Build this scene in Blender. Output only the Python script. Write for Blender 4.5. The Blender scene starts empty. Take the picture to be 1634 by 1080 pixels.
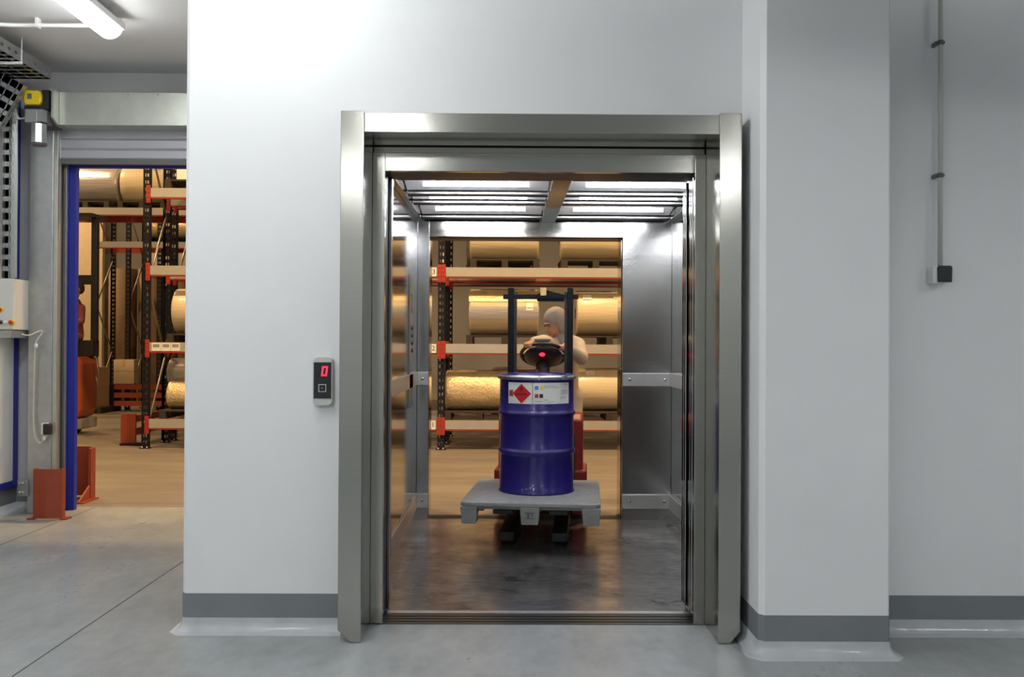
import bpy, bmesh, math, random
from mathutils import Vector, Matrix
random.seed(7)
PI = math.pi
sc = bpy.context.scene
COL = sc.collection

# ------------------------------------------------------------------ camera
cam = bpy.data.cameras.new('camera'); camo = bpy.data.objects.new('camera', cam); COL.objects.link(camo)
cam.sensor_fit = 'HORIZONTAL'; cam.sensor_width = 36.0; cam.lens = 36.0*1500/1634
cam.clip_start = 0.05; cam.clip_end = 100
camo.location = (0, 0, 1.5)
yaw, pitch, roll = math.atan(12/1500), math.atan(10/1500), math.radians(0.30)
R = Matrix.Rotation(-yaw, 3, 'Z') @ Matrix.Rotation(PI/2 + pitch, 3, 'X') @ Matrix.Rotation(roll, 3, 'Z')
camo.rotation_euler = R.to_euler()
sc.camera = camo
# ------------------------------------------------------------------ world, exposure
w = bpy.data.worlds.new('World'); sc.world = w; w.use_nodes = True
bg = w.node_tree.nodes['Background']; bg.inputs[0].default_value = (0, 0, 0, 1); bg.inputs[1].default_value = 0.0
vs = sc.view_settings; vs.view_transform = 'Standard'; vs.look = 'None'; vs.exposure = 0.6; vs.gamma = 1.0; vs.use_curve_mapping = False
L_FRONT = 22.5      # fluorescent tubes of the front room
L_CAR = 3.0         # tubes in the car ceiling
P_HALL = 118.0      # high bay lamps of the warehouse (watts)
WARM = (1.0, 0.66, 0.33)

# ------------------------------------------------------------------ materials
M = {}
def mat(name, col, rough=0.5, metal=0.0, emit=None, estr=0.0, noise=0.0, nscale=8.0, bump=0.0, bscale=60.0, stretch=(1,1,1), aniso=0.0, coat=0.0, spec=0.5, alpha=None, rnoise=0.0, trans=0.0):
    m = bpy.data.materials.new(name); m.use_nodes = True; M[name] = m
    nt = m.node_tree; b = nt.nodes['Principled BSDF']; N = nt.nodes.new; L = nt.links.new
    b.inputs['Base Color'].default_value = (*col, 1); b.inputs['Roughness'].default_value = rough
    b.inputs['Metallic'].default_value = metal; b.inputs['Specular IOR Level'].default_value = spec
    b.inputs['Coat Weight'].default_value = coat; b.inputs['Anisotropic'].default_value = aniso
    if trans: b.inputs['Transmission Weight'].default_value = trans
    if emit: b.inputs['Emission Color'].default_value = (*emit, 1); b.inputs['Emission Strength'].default_value = estr
    if alpha is not None: b.inputs['Alpha'].default_value = alpha
    if noise or bump or rnoise:
        tc = N('ShaderNodeTexCoord'); mp = N('ShaderNodeMapping'); mp.inputs['Scale'].default_value = stretch
        L(tc.outputs['Object'], mp.inputs['Vector'])
        if noise or rnoise:
            n = N('ShaderNodeTexNoise'); n.inputs['Scale'].default_value = nscale; n.inputs['Detail'].default_value = 6; n.inputs['Roughness'].default_value = 0.6
            L(mp.outputs[0], n.inputs['Vector'])
        if noise:
            r = N('ShaderNodeMapRange'); r.inputs[1].default_value = 0.25; r.inputs[2].default_value = 0.75
            r.inputs[3].default_value = 1-noise; r.inputs[4].default_value = 1+noise; L(n.outputs['Fac'], r.inputs[0])
            mx = N('ShaderNodeVectorMath'); mx.operation = 'MULTIPLY'; mx.inputs[0].default_value = col; L(r.outputs[0], mx.inputs[1])
            L(mx.outputs[0], b.inputs['Base Color'])
        if rnoise:
            r2 = N('ShaderNodeMapRange'); r2.inputs[1].default_value = 0.3; r2.inputs[2].default_value = 0.7
            r2.inputs[3].default_value = max(0.02, rough-rnoise); r2.inputs[4].default_value = rough+rnoise; L(n.outputs['Fac'], r2.inputs[0])
            L(r2.outputs[0], b.inputs['Roughness'])
        if bump:
            n2 = N('ShaderNodeTexNoise'); n2.inputs['Scale'].default_value = bscale; n2.inputs['Detail'].default_value = 4; L(mp.outputs[0], n2.inputs['Vector'])
            bp = N('ShaderNodeBump'); bp.inputs['Strength'].default_value = bump; bp.inputs['Distance'].default_value = 0.02
            L(n2.outputs['Fac'], bp.inputs['Height']); L(bp.outputs[0], b.inputs['Normal'])
    return m
mat('wall_paint', (0.74, 0.75, 0.76), 0.55, noise=0.02, nscale=3, bump=0.06, bscale=14)
mat('wall_grey', (0.5, 0.5, 0.51), 0.7, noise=0.03)
mat('ceiling_paint', (0.62, 0.62, 0.62), 0.75, noise=0.04, nscale=2)
mat('band_grey', (0.185, 0.2, 0.215), 0.5, noise=0.06, nscale=6)
mat('cove_grey', (0.44, 0.46, 0.48), 0.2, noise=0.1, nscale=9, bump=0.15, bscale=12)
mat('steel', (0.4, 0.396, 0.36), 0.15, 1.0, noise=0.04, nscale=3, stretch=(1.0, 1.0, 60), bump=0.012, bscale=30)
mat('steel_dark', (0.12, 0.12, 0.11), 0.35, 1.0)
mat('steel_v', (0.46, 0.46, 0.44), 0.2, 1.0, noise=0.04, nscale=3, stretch=(60, 60, 1.0), bump=0.008, bscale=20)
mat('steel_mirror', (0.4, 0.4, 0.39), 0.1, 1.0, noise=0.05, nscale=2, stretch=(60, 60, 1.0))
mat('steel_car', (0.4, 0.4, 0.4), 0.2, 1.0, noise=0.05, nscale=3, stretch=(1, 1, 14), bump=0.02, bscale=1.2)
mat('steel_rail', (0.62, 0.62, 0.61), 0.38, 1.0)
mat('dark_metal', (0.035, 0.035, 0.037), 0.4, 0.6)
mat('mast_black', (0.006, 0.0065, 0.008), 0.6, spec=0.15)
mat('black', (0.012, 0.012, 0.013), 0.5)
mat('black_gloss', (0.012, 0.012, 0.013), 0.2)
mat('galv', (0.42, 0.44, 0.44), 0.38, 0.85, noise=0.12, nscale=14)
mat('galv_green', (0.5, 0.52, 0.47), 0.42, 0.8, noise=0.08, nscale=10)
mat('shutter', (0.42, 0.42, 0.46), 0.45, 0.3, noise=0.04)
mat('blue_trim', (0.012, 0.022, 0.3), 0.4)
mat('panel_white', (0.74, 0.75, 0.75), 0.45, noise=0.015)
mat('box_grey', (0.62, 0.61, 0.57), 0.5)
mat('guard_red', (0.27, 0.045, 0.018), 0.5, noise=0.14, nscale=20)
mat('rack_red', (0.36, 0.035, 0.018), 0.5, noise=0.06)
mat('rack_dark', (0.008, 0.01, 0.016), 0.5, spec=0.25)
mat('beam_face', (0.47, 0.455, 0.43), 0.33, 0.35, noise=0.05)
mat('brace', (0.3, 0.28, 0.25), 0.4, 0.7)
mat('film_white', (0.62, 0.53, 0.36), 0.3, noise=0.06, nscale=4, stretch=(0.4, 4, 4), bump=0.25, bscale=7, coat=0.5)
mat('film_silver', (0.5, 0.48, 0.5), 0.22, 0.5, noise=0.12, nscale=4, stretch=(0.5, 5, 5), bump=0.35, bscale=9, coat=0.6)
mat('film_gold', (0.72, 0.58, 0.34), 0.2, 0.35, noise=0.12, nscale=9, bump=0.9, bscale=26, coat=0.8)
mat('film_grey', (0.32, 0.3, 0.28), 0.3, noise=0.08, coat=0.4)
mat('core_brown', (0.3, 0.19, 0.1), 0.8)
mat('pallet_wood', (0.035, 0.027, 0.02), 0.85, noise=0.2, nscale=6, stretch=(1, 6, 6))
mat('light_wood', (0.5, 0.36, 0.2), 0.8, noise=0.15, nscale=6)
mat('cardboard', (0.42, 0.28, 0.15), 0.85, noise=0.06)
mat('cardboard_pale', (0.55, 0.45, 0.32), 0.85, noise=0.06)
mat('kraft', (0.2, 0.13, 0.075), 0.7, noise=0.12, nscale=3)
mat('paper', (0.8, 0.79, 0.76), 0.6)
mat('print_black', (0.02, 0.02, 0.02), 0.6)
mat('print_grey', (0.3, 0.3, 0.31), 0.6)
mat('print_red', (0.62, 0.012, 0.02), 0.45)
mat('print_darkred', (0.2, 0.004, 0.008), 0.5)
mat('print_brick', (0.45, 0.04, 0.03), 0.5)
mat('print_orange', (0.5, 0.1, 0.02), 0.5)
mat('print_blue', (0.05, 0.27, 0.7), 0.5)
mat('print_yellow', (0.85, 0.7, 0.05), 0.5)
mat('drum_blue', (0.02, 0.013, 0.17), 0.27, noise=0.04, nscale=5, coat=0.35)
mat('ring_zinc', (0.6, 0.61, 0.62), 0.3, 1.0)
mat('pallet_plastic', (0.28, 0.285, 0.28), 0.6, noise=0.16, nscale=18, bump=0.1, bscale=40)
mat('truck_red', (0.24, 0.016, 0.01), 0.4, noise=0.06)
mat('truck_orange', (0.36, 0.075, 0.02), 0.4, noise=0.06)
mat('truck_grey', (0.3, 0.29, 0.27), 0.5)
mat('rubber', (0.02, 0.02, 0.02), 0.8)
mat('tag_yellow', (0.55, 0.4, 0.14), 0.6)
mat('yellow', (0.78, 0.55, 0.015), 0.4)
mat('motor_grey', (0.27, 0.28, 0.28), 0.4, 0.3)
mat('motor_silver', (0.55, 0.58, 0.62), 0.3, 0.8)
mat('cable', (0.55, 0.56, 0.54), 0.5)
mat('knob_red', (0.55, 0.02, 0.015), 0.35)
mat('white_plastic', (0.75, 0.75, 0.74), 0.4)
mat('pipe_grey', (0.52, 0.52, 0.49), 0.45)
mat('clip_dark', (0.12, 0.12, 0.12), 0.5)
mat('skin', (0.38, 0.17, 0.095), 0.5)
mat('lips', (0.36, 0.1, 0.07), 0.5)
mat('coverall', (0.42, 0.365, 0.29), 0.75, bump=0.4, bscale=14)
mat('hood', (0.25, 0.21, 0.18), 0.8, bump=0.8, bscale=11)
mat('eye_dark', (0.02, 0.015, 0.012), 0.3)
mat('eye_white', (0.7, 0.68, 0.64), 0.4)
mat('hair_dark', (0.03, 0.02, 0.015), 0.7)
mat('shirt_dark', (0.25, 0.06, 0.06), 0.8)
mat('glass', (0.9, 0.95, 0.93), 0.03, trans=1.0)
mat('led_red', (0.3, 0, 0.01), 0.4, emit=(1.0, 0.015, 0.04), estr=2.2)
mat('tube_white', (0.9, 0.9, 0.9), 0.4, emit=(0.975, 0.995, 0.99), estr=L_FRONT)
mat('bay_lamp', (0.9, 0.8, 0.6), 0.4, emit=WARM, estr=12)
mat('joint', (0.07, 0.07, 0.06), 0.8)

def floor_material(name, c1, c2, rough, sc1, streak, bump=0.03):
    m = mat(name, c1, rough); nt = m.node_tree; b = nt.nodes['Principled BSDF']; N = nt.nodes.new; L = nt.links.new
    tc = N('ShaderNodeTexCoord'); mp = N('ShaderNodeMapping'); mp.inputs['Scale'].default_value = streak; L(tc.outputs['Object'], mp.inputs[0])
    n = N('ShaderNodeTexNoise'); n.inputs['Scale'].default_value = sc1; n.inputs['Detail'].default_value = 9; n.inputs['Roughness'].default_value = 0.65; L(mp.outputs[0], n.inputs[0])
    n2 = N('ShaderNodeTexNoise'); n2.inputs['Scale'].default_value = sc1*7; n2.inputs['Detail'].default_value = 6; L(mp.outputs[0], n2.inputs[0])
    ad = N('ShaderNodeMath'); ad.operation = 'MULTIPLY_ADD'; ad.inputs[1].default_value = 0.45; L(n2.outputs['Fac'], ad.inputs[0]); L(n.outputs['Fac'], ad.inputs[2])
    cr = N('ShaderNodeValToRGB'); cr.color_ramp.elements[0].position = 0.5; cr.color_ramp.elements[1].position = 0.95
    cr.color_ramp.elements[0].color = (*c2, 1); cr.color_ramp.elements[1].color = (*c1, 1); L(ad.outputs[0], cr.inputs[0])
    L(cr.outputs[0], b.inputs['Base Color'])
    r = N('ShaderNodeMapRange'); r.inputs[1].default_value = 0.3; r.inputs[2].default_value = 0.7; r.inputs[3].default_value = rough+0.1; r.inputs[4].default_value = rough-0.06
    L(n.outputs['Fac'], r.inputs[0]); L(r.outputs[0], b.inputs['Roughness'])
    bp = N('ShaderNodeBump'); bp.inputs['Strength'].default_value = bump; bp.inputs['Distance'].default_value = 0.01; L(n2.outputs['Fac'], bp.inputs['Height']); L(bp.outputs[0], b.inputs['Normal'])
    return m
floor_material('floor_epoxy', (0.36, 0.38, 0.39), (0.225, 0.24, 0.235), 0.3, 1.3, (1.6, 0.8, 1), 0.05)
floor_material('floor_hall', (0.25, 0.222, 0.19), (0.145, 0.124, 0.1), 0.42, 1.0, (0.35, 1.6, 1), 0.05)
def car_floor_material():
    m = floor_material('floor_car', (0.55, 0.54, 0.53), (0.05, 0.048, 0.045), 0.21, 2.6, (0.8, 1.2, 1), 0.03)
    m.node_tree.nodes['Principled BSDF'].inputs['Metallic'].default_value = 0.75
    return m
car_floor_material()
def panel_material():       # white reflector panel and its tube; only the tube emits
    m = mat('car_light', (0.9, 0.9, 0.92), 0.35)
    mat('car_tube', (0.9, 0.9, 0.92), 0.4, emit=(0.93, 0.95, 1.0), estr=L_CAR*7)
    return m
panel_material()

# ------------------------------------------------------------------ mesh helpers
class MB:
    def __init__(s): s.v = []; s.f = []; s.sm = []
    def add(s, vs_, fs, smooth=False):
        o = len(s.v); s.v += [Vector(p) for p in vs_]; s.f += [tuple(i+o for i in f) for f in fs]; s.sm += [smooth]*len(fs); return s
    def box(s, x0, x1, y0, y1, z0, z1, rot=None, piv=None):
        p = [Vector((x, y, z)) for z in (z0, z1) for y in (y0, y1) for x in (x0, x1)]
        if rot is not None:
            c = Vector(piv) if piv else sum(p, Vector())/8
            p = [c + rot @ (q-c) for q in p]
        return s.add(p, [(0, 2, 3, 1), (4, 5, 7, 6), (0, 1, 5, 4), (2, 6, 7, 3), (0, 4, 6, 2), (1, 3, 7, 5)])
    def prism(s, poly, axis, a, b):      # poly in the two other axes
        n = len(poly)
        def mk(p, t): return {'x': (t, p[0], p[1]), 'y': (p[0], t, p[1]), 'z': (p[0], p[1], t)}[axis]
        vs_ = [mk(p, a) for p in poly] + [mk(p, b) for p in poly]
        fs = [tuple(range(n))[::-1], tuple(range(n, 2*n))] + [(i, (i+1) % n, n+(i+1) % n, n+i) for i in range(n)]
        return s.add(vs_, fs)
    def tube(s, pts, r, n=8, caps=True):
        pts = [Vector(p) for p in pts]; rs = r if isinstance(r, (list, tuple)) else [r]*len(pts)
        vs_ = []; fs = []; up = None
        for i, p in enumerate(pts):
            d = (pts[min(i+1, len(pts)-1)] - pts[max(i-1, 0)]).normalized()
            if up is None: up = d.orthogonal().normalized()
            up = (up - d*up.dot(d))
            up = up.normalized() if up.length > 1e-6 else d.orthogonal().normalized()
            sd = d.cross(up)
            vs_ += [p + (up*math.cos(2*PI*k/n) + sd*math.sin(2*PI*k/n))*rs[i] for k in range(n)]
        for i in range(len(pts)-1):
            for k in range(n): fs.append((i*n+k, i*n+(k+1) % n, (i+1)*n+(k+1) % n, (i+1)*n+k))
        s.add(vs_, fs, True)
        if caps:
            o = len(s.v) - len(vs_)
            s.f += [tuple(o+k for k in range(n))[::-1], tuple(o+(len(pts)-1)*n+k for k in range(n))]; s.sm += [False, False]
        return s
    def lathe(s, prof, n=32, c=(0, 0, 0), axis='z', a0=0, a1=2*PI, smooth=True):
        full = abs(a1-a0-2*PI) < 1e-6; m = n if full else n+1; vs_ = []; fs = []
        for (r, h) in prof:
            for k in range(m):
                a = a0+(a1-a0)*k/n; x, y = r*math.cos(a), r*math.sin(a)
                q = {'z': (x, y, h), 'x': (h, x, y), 'y': (x, h, y)}[axis]
                vs_.append((q[0]+c[0], q[1]+c[1], q[2]+c[2]))
        for i in range(len(prof)-1):
            for k in range(n):
                k2 = (k+1) % m
                fs.append((i*m+k, i*m+k2, (i+1)*m+k2, (i+1)*m+k))
        return s.add(vs_, fs, smooth)
    def sphere(s, c, r, n=12, rot=None):
        c = Vector(c); r = Vector(r if isinstance(r, (tuple, list)) else (r, r, r)); vs_ = []; fs = []
        for i in range(n+1):
            t = PI*i/n
            for k in range(n):
                a = 2*PI*k/n; q = Vector((math.sin(t)*math.cos(a)*r.x, math.sin(t)*math.sin(a)*r.y, math.cos(t)*r.z))
                vs_.append(c + (rot @ q if rot else q))
        for i in range(n):
            for k in range(n): fs.append((i*n+k, (i+1)*n+k, (i+1)*n+(k+1) % n, i*n+(k+1) % n))
        return s.add(vs_, fs, True)
    def capsule(s, a, b, ra, rb, n=12):
        s.tube([a, b], [ra, rb], n); s.sphere(a, ra, n); s.sphere(b, rb, n); return s
    def build(s, name, m, parent=None, bevel=0, seg=2, org=None):
        me = bpy.data.meshes.new(name); o0 = Vector(org) if org is not None else (parent_world(parent) if parent is not None and getattr(s, 'world', False) else Vector())
        me.from_pydata([v-o0 for v in s.v], [], s.f)
        bm = bmesh.new(); bm.from_mesh(me); bmesh.ops.remove_doubles(bm, verts=bm.verts, dist=1e-6); bmesh.ops.recalc_face_normals(bm, faces=bm.faces); bm.to_mesh(me); bm.free()
        if len(me.polygons) == len(s.sm): me.polygons.foreach_set('use_smooth', s.sm)
        elif any(s.sm):
            me.polygons.foreach_set('use_smooth', [True]*len(me.polygons))
        me.materials.append(M[m]); me.update()
        o = bpy.data.objects.new(name, me); COL.objects.link(o)
        if parent is not None: o.parent = parent
        if bevel:
            bv = o.modifiers.new('bevel', 'BEVEL'); bv.width = bevel; bv.segments = seg; bv.limit_method = 'ANGLE'; bv.angle_limit = math.radians(40)
        return o
def parent_world(p):
    v = Vector()
    while p is not None: v += p.location; p = p.parent
    return v
def WB():       # builder fed with world coordinates; children become relative to their (unrotated) thing
    b = MB(); b.world = True; return b
def tag(o, label, cat, group=None):
    o['label'] = label; o['category'] = cat; o['kind'] = 'thing'
    if group: o['group'] = group
    return o
def thing(name, label, cat, loc=(0, 0, 0), rz=0, group=None):
    o = bpy.data.objects.new(name, None); COL.objects.link(o); o.location = loc; o.rotation_euler = (0, 0, rz); o.empty_display_size = 0.1
    return tag(o, label, cat, group)
def struct(o): o['kind'] = 'structure'; return o
def copy_tree(o, parent=None):
    c = o.copy(); COL.objects.link(c); c.parent = parent
    for ch in list(o.children): copy_tree(ch, c)
    return c
def text_obj(s, size, m, parent, loc, rot=(PI/2, 0, 0), align='CENTER', name='lettering', ext=0.0006):
    cu = bpy.data.curves.new('t', 'FONT'); cu.body = s; cu.size = size; cu.align_x = align; cu.align_y = 'CENTER'; cu.extrude = ext; cu.resolution_u = 3
    t = bpy.data.objects.new('t', cu); COL.objects.link(t)
    bpy.context.view_layer.update()
    me = bpy.data.meshes.new_from_object(t.evaluated_get(bpy.context.evaluated_depsgraph_get()))
    bpy.data.objects.remove(t); bpy.data.curves.remove(cu)
    me.materials.clear(); me.materials.append(M[m])
    o = bpy.data.objects.new(name, me); COL.objects.link(o); o.location = loc; o.rotation_euler = rot
    if parent is not None: o.parent = parent
    return o
def sweep(path, prof, closed=False):     # profile (out, z) swept along an xy path with mitred corners; out = right-hand side of travel
    b = MB(); vs_ = []; n = len(path); k = len(prof)
    for i in range(n):
        p = Vector(path[i]); a = Vector(path[max(i-1, 0)]); c = Vector(path[min(i+1, n-1)])
        d1 = (p-a).normalized() if i > 0 else (c-p).normalized(); d2 = (c-p).normalized() if i < n-1 else d1
        n1 = Vector((d1.y, -d1.x)); n2 = Vector((d2.y, -d2.x)); nn = (n1+n2); nn = nn/max(0.3, nn.dot(n1))
        vs_ += [(p.x+nn.x*q[0], p.y+nn.y*q[0], q[1]) for q in prof]
    fs = []
    for i in range(n-1):
        for j in range(k-1): fs.append((i*k+j, i*k+j+1, (i+1)*k+j+1, (i+1)*k+j))
    b.add(vs_, fs, False); return b

CEIL = 3.92
# ------------------------------------------------------------------ setting: floors, walls, ceilings
WALL_Y = 4.91; DOORW = 8.45        # front wall plane, rear wall with roller door
f = MB(); f.box(-4.4, 6.5, -5, 5.05, -0.2, 0); f.box(-4.4, -1.67, 5.05, 8.62, -0.2, 0)
fl = struct(f.build('floor', 'floor_epoxy'))
for x, y1 in ((-2.2, 8.6), (-3.72, 8.6)):
    MB().box(x-0.004, x+0.004, -5, y1, -0.001, 0.0006).build('expansion_joint', 'joint', fl)
b = MB(); b.box(-16, 9, 8.62, 26, -0.2, 0); b.box(-0.70, 1.06, 8.3, 8.62, -0.2, 0)
struct(b.build('floor_warehouse', 'floor_hall'))
b = MB(); b.box(-4.4, 6.5, -5, 4.915, CEIL, CEIL+0.2); b.box(-4.4, -1.4, 4.915, 8.45, CEIL, CEIL+0.2)
struct(b.build('ceiling', 'ceiling_paint'))
# front wall around the lift opening, with a soft corner at the free edge
b = MB()
b.prism([(-1.67, 8.45), (-1.67, 4.93), (-1.65, 4.91), (-0.72, 4.91), (-0.72, 5.05), (-1.5, 5.05), (-1.5, 8.45)], 'z', 0, CEIL)
b.box(-0.72, 1.09, 4.91, 5.05, 2.66, CEIL)
b.box(1.09, 6.5, 4.91, 5.05, 0, CEIL)
struct(b.build('wall_front', 'wall_paint'))
b = MB(); b.prism([(1.24, 4.915), (1.24, 4.565), (1.265, 4.54), (1.86, 4.54), (1.87, 4.55), (1.87, 4.915)], 'z', 0, CEIL)
struct(b.build('wall_pillar', 'wall_paint'))
struct(MB().box(-4.56, -4.36, -5, 8.45, 0, CEIL).build('wall_left', 'wall_paint'))
struct(MB().box(6.5, 6.7, -5, 5.05, 0, CEIL).build('wall_right', 'wall_paint'))
struct(MB().box(-4.6, 6.7, -5.2, -5, 0, CEIL).build('wall_back', 'wall_paint'))
# rear wall with the roller door opening and the rear lift opening
b = MB(); b.box(-4.56, -3.98, DOORW, 8.62, 0, 8); b.box(-3.98, -1.75, DOORW, 8.62, 3.2, 8); b.box(-1.75, -0.70, DOORW, 8.62, 0, 8)
b.box(-0.70, 1.06, DOORW, 8.62, 2.47, 8); b.box(1.06, 9, DOORW, 8.62, 0, 8); b.box(-16, -4.56, DOORW, 8.62, 0, 8)
struct(b.build('wall_rear', 'wall_grey'))
b = MB(); b.box(1.7, 1.75, 5.05, 8.45, 0, CEIL); b.box(-1.5, 1.75, 5.05, 8.45, CEIL, CEIL+0.1); b.box(-1.5, 1.75, 5.05, 8.45, -0.3, -0.25)
struct(b.build('wall_shaft', 'wall_grey'))
# warehouse shell
struct(MB().box(-16, 9, 25.5, 25.7, 0, 8).build('wall_warehouse_back', 'wall_grey'))
struct(MB().box(-16, -10.5, 24.6, 24.75, 0, 6).build('wall_partition', 'cardboard_pale'))
struct(MB().box(-16.2, -16, 8.45, 25.7, 0, 8).build('wall_warehouse_left', 'wall_grey'))
struct(MB().box(9, 9.2, 8.45, 25.7, 0, 8).build('wall_warehouse_right', 'wall_grey'))
struct(MB().box(-16.2, 9.2, 8.45, 25.7, 8, 8.2).build('ceiling_warehouse', 'wall_grey'))
# painted skirting band with a rounded cove to the floor
def skirting(name, path, top=0.2):
    o = struct(sweep(path, [(0, top), (0.003, top), (0.003, 0.05), (0.003, 0.0)]).build(name, 'band_grey'))
    pr = [(0.004, 0.075), (0.0055, 0.065)] + [(0.006+0.05*(1-math.cos(a)), 0.06-0.055*math.sin(a)) for a in [PI/2*i/6 for i in range(1, 7)]] + [(0.064, 0.0)]
    c = sweep(path, pr); c.sm = [True]*len(c.sm); c.build('cove', 'cove_grey', o); return o
skirting('baseboard_front_left', [(-1.67, 8.4), (-1.67, 4.93), (-1.65, 4.91), (-0.836, 4.91)][0:4])
skirting('baseboard_pillar', [(1.2, 4.91), (1.24, 4.91), (1.24, 4.565), (1.265, 4.54), (1.86, 4.54), (1.87, 4.55), (1.87, 4.91)])
skirting('baseboard_front_right', [(1.87, 4.91), (6.5, 4.91)])
skirting('baseboard_left', [(-4.36, -5), (-4.36, 8.45), (-4.24, 8.45)], 0.24)

# ------------------------------------------------------------------ fluorescent lamps of the front room
def tube_lamp(loc, label, first=[None]):
    if first[0] is None:
        t = thing('fluorescent_lamp', label, 'lamp', loc, group='ceiling tube lamps')
        MB().box(-0.1, 0.1, 0, 1.5, 0.07, 0.12).box(-0.02, 0.02, 0.2, 0.24, 0.12, 0.17).box(-0.02, 0.02, 1.26, 1.3, 0.12, 0.17).build('housing', 'white_plastic', t, 0.01)
        pr = [(0.092*math.cos(a), 0.075-0.08*math.sin(a)) for a in [PI*i/10 for i in range(11)]]
        d = MB(); vs_ = []; rows = [(0.0, 0.25), (0.01, 0.7), (0.04, 1), (1.46, 1), (1.49, 0.7), (1.5, 0.25)]
        for y, s_ in rows: vs_ += [(x*s_, y, 0.075+(z-0.075)*s_) for x, z in pr]
        fs = [(i*11+j, i*11+j+1, (i+1)*11+j+1, (i+1)*11+j) for i in range(5) for j in range(10)]
        d.add(vs_, fs, True); d.build('diffuser', 'tube_white', t); first[0] = t
    else:
        t = copy_tree(first[0]); t.location = loc; t['label'] = label; t.name = 'fluorescent_lamp_offscreen'
        for ch in t.children:
            if ch.name.startswith('diffuser'): ch.name = 'diffuser_offscreen'
    return t
tube_lamp((-2.93, 5.5, CEIL-0.17), 'long white tube lamp glowing on the ceiling before the roller door')
k = 0
for x, y in ((-2.98, 2.4), (-2.98, -1.4), (-1.25, 3.1), (-1.15, -1.2), (2.9, -0.6), (4.5, 1.3), (-2.1, -4.2), (3.0, -4.2)):
    tube_lamp((x, y, CEIL-0.17), 'long white tube lamp on the ceiling out in front of the elevator')
# unseen duct-like box added above the view to cast shade on pillar and wall
t = thing('shade_blocker', 'unseen galvanised box added below the ceiling to shade the pillar and wall', 'light blocker', (3.4, 3.5, 3.02))
b = WB(); b.box(0.75, 6.4, 3.3, 3.75, 3.1, 3.4); b.build('blocker_body', 'galv', t, 0.01)
for x in (1.2, 3.4, 5.6):
    b = WB(); b.box(x-0.02, x+0.02, 3.28, 3.77, 3.08, 3.1); b.box(x-0.01, x+0.01, 3.27, 3.29, 3.08, CEIL); b.box(x-0.01, x+0.01, 3.76, 3.78, 3.08, CEIL); b.build('hanger', 'galv', t)

# ------------------------------------------------------------------ elevator portal
XL, XR = -0.646, 1.023; ZT = 2.43
t = thing('elevator_portal', 'brushed stainless steel portal frame around the elevator opening in the white wall', 'door frame', (0.19, 4.9, 0))
def post(x0, x1, outer):
    c = 0.065
    poly = [(x0+c, 0.002), (x1, 0.002), (x1, 2.675), (x0, 2.675), (x0, c)] if outer == 'l' else [(x0, 0.002), (x1-c*.8, 0.002), (x1, c), (x1, 2.675), (x0, 2.675)]
    b = WB(); b.prism(poly, 'y', 4.73, 5.05); b.build('post', 'steel', t, 0.003)
post(-0.83, -0.713, 'l'); post(1.082, 1.195, 'r')
b = WB(); b.box(-0.713, 1.082, 4.742, 5.05, 2.57, 2.668); b.build('header', 'steel', t, 0.002)
b = WB(); b.box(-0.713, XL, 5.05, 5.09, 0.004, 2.53); b.build('jamb', 'steel', t, 0.002)
b = WB(); b.box(XR, 1.082, 5.05, 5.09, 0.004, 2.53); b.build('jamb', 'steel', t, 0.002)
b = WB(); b.box(XL, XR, 5.05, 5.09, ZT, 2.53); b.build('transom', 'steel', t, 0.002)
b = WB(); b.box(-0.713, 1.082, 5.08, 5.1, 2.53, 2.6); b.build('recess_strip', 'steel', t)
b = WB(); b.box(-0.8, 0.19, 5.095, 5.29, 2.438, 2.6); b.box(0.19, 1.5, 5.095, 5.31, 2.43, 2.6); b.build('door_track', 'dark_metal', t)
b = WB(); b.box(-0.72, -0.66, 5.09, 5.3, 0, 2.44); b.build('receiving_slot', 'dark_metal', t)
s = WB(); s.box(-0.66, 1.5, 5.05, 5.30, -0.05, -0.006); so = s.build('sill', 'dark_metal', t)
for y0, y1 in ((5.052, 5.085), (5.1, 5.135), (5.15, 5.185), (5.2, 5.235)):
    s = WB(); s.box(-0.646, 1.4, y0, y1, -0.006, 0.003); s.build('sill_rib', 'steel_dark', so)
s = WB(); s.box(-0.646, 1.4, 5.25, 5.30, -0.006, 0.004); s.build('sill_edge', 'steel_rail', so)
t = thing('sliding_door', 'stainless telescopic elevator door panels stacked open at the right jamb', 'door', (1.2, 5.25, 0.01))
for y in (5.105, 5.16, 5.29, 5.345):
    b = WB(); x0 = XR - 0.004; c = 0.05
    b.prism([(x0+0.02, 0.012), (1.42, 0.012), (1.42, 2.42), (x0, 2.42), (x0, c)], 'y', y, y+0.043)
    b.build('door_panel', 'steel_mirror', t, 0.006)

# ------------------------------------------------------------------ elevator car
CX0, CX1, CY0, CY1, CZ = -0.75, 1.44, 5.32, 8.09, 2.57
t = thing('elevator_car', 'stainless steel freight elevator car open through to the warehouse', 'elevator car', ((CX0+CX1)/2, 6.7, 0))
b = WB(); b.box(CX0, CX1, CY0-0.015, CY1+0.02, -0.05, 0.0); b.build('floor_plate', 'floor_car', t)
b = WB(); b.box(CX0-0.04, CX0, 5.40, CY1, -0.05, CZ+0.12); lw = b.build('wall_panel', 'steel_mirror', t)
b = WB(); b.box(CX1, CX1+0.04, 5.45, CY1, -0.05, CZ+0.12); b.build('wall_panel', 'steel_mirror', t)
b = WB(); b.box(CX0-0.04, XL+0.004, 5.33, 5.40, -0.05, CZ+0.12); b.build('return_panel', 'steel_v', t, 0.003)
b = WB(); b.box(1.06, CX1+0.04, 5.42, 5.46, -0.05, CZ+0.12); b.build('return_panel', 'steel_v', t)
b = WB(); b.box(CX0-0.04, CX1+0.04, 5.33, 5.42, ZT+0.02, CZ+0.12); b.build('front_header', 'dark_metal', t)
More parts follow.
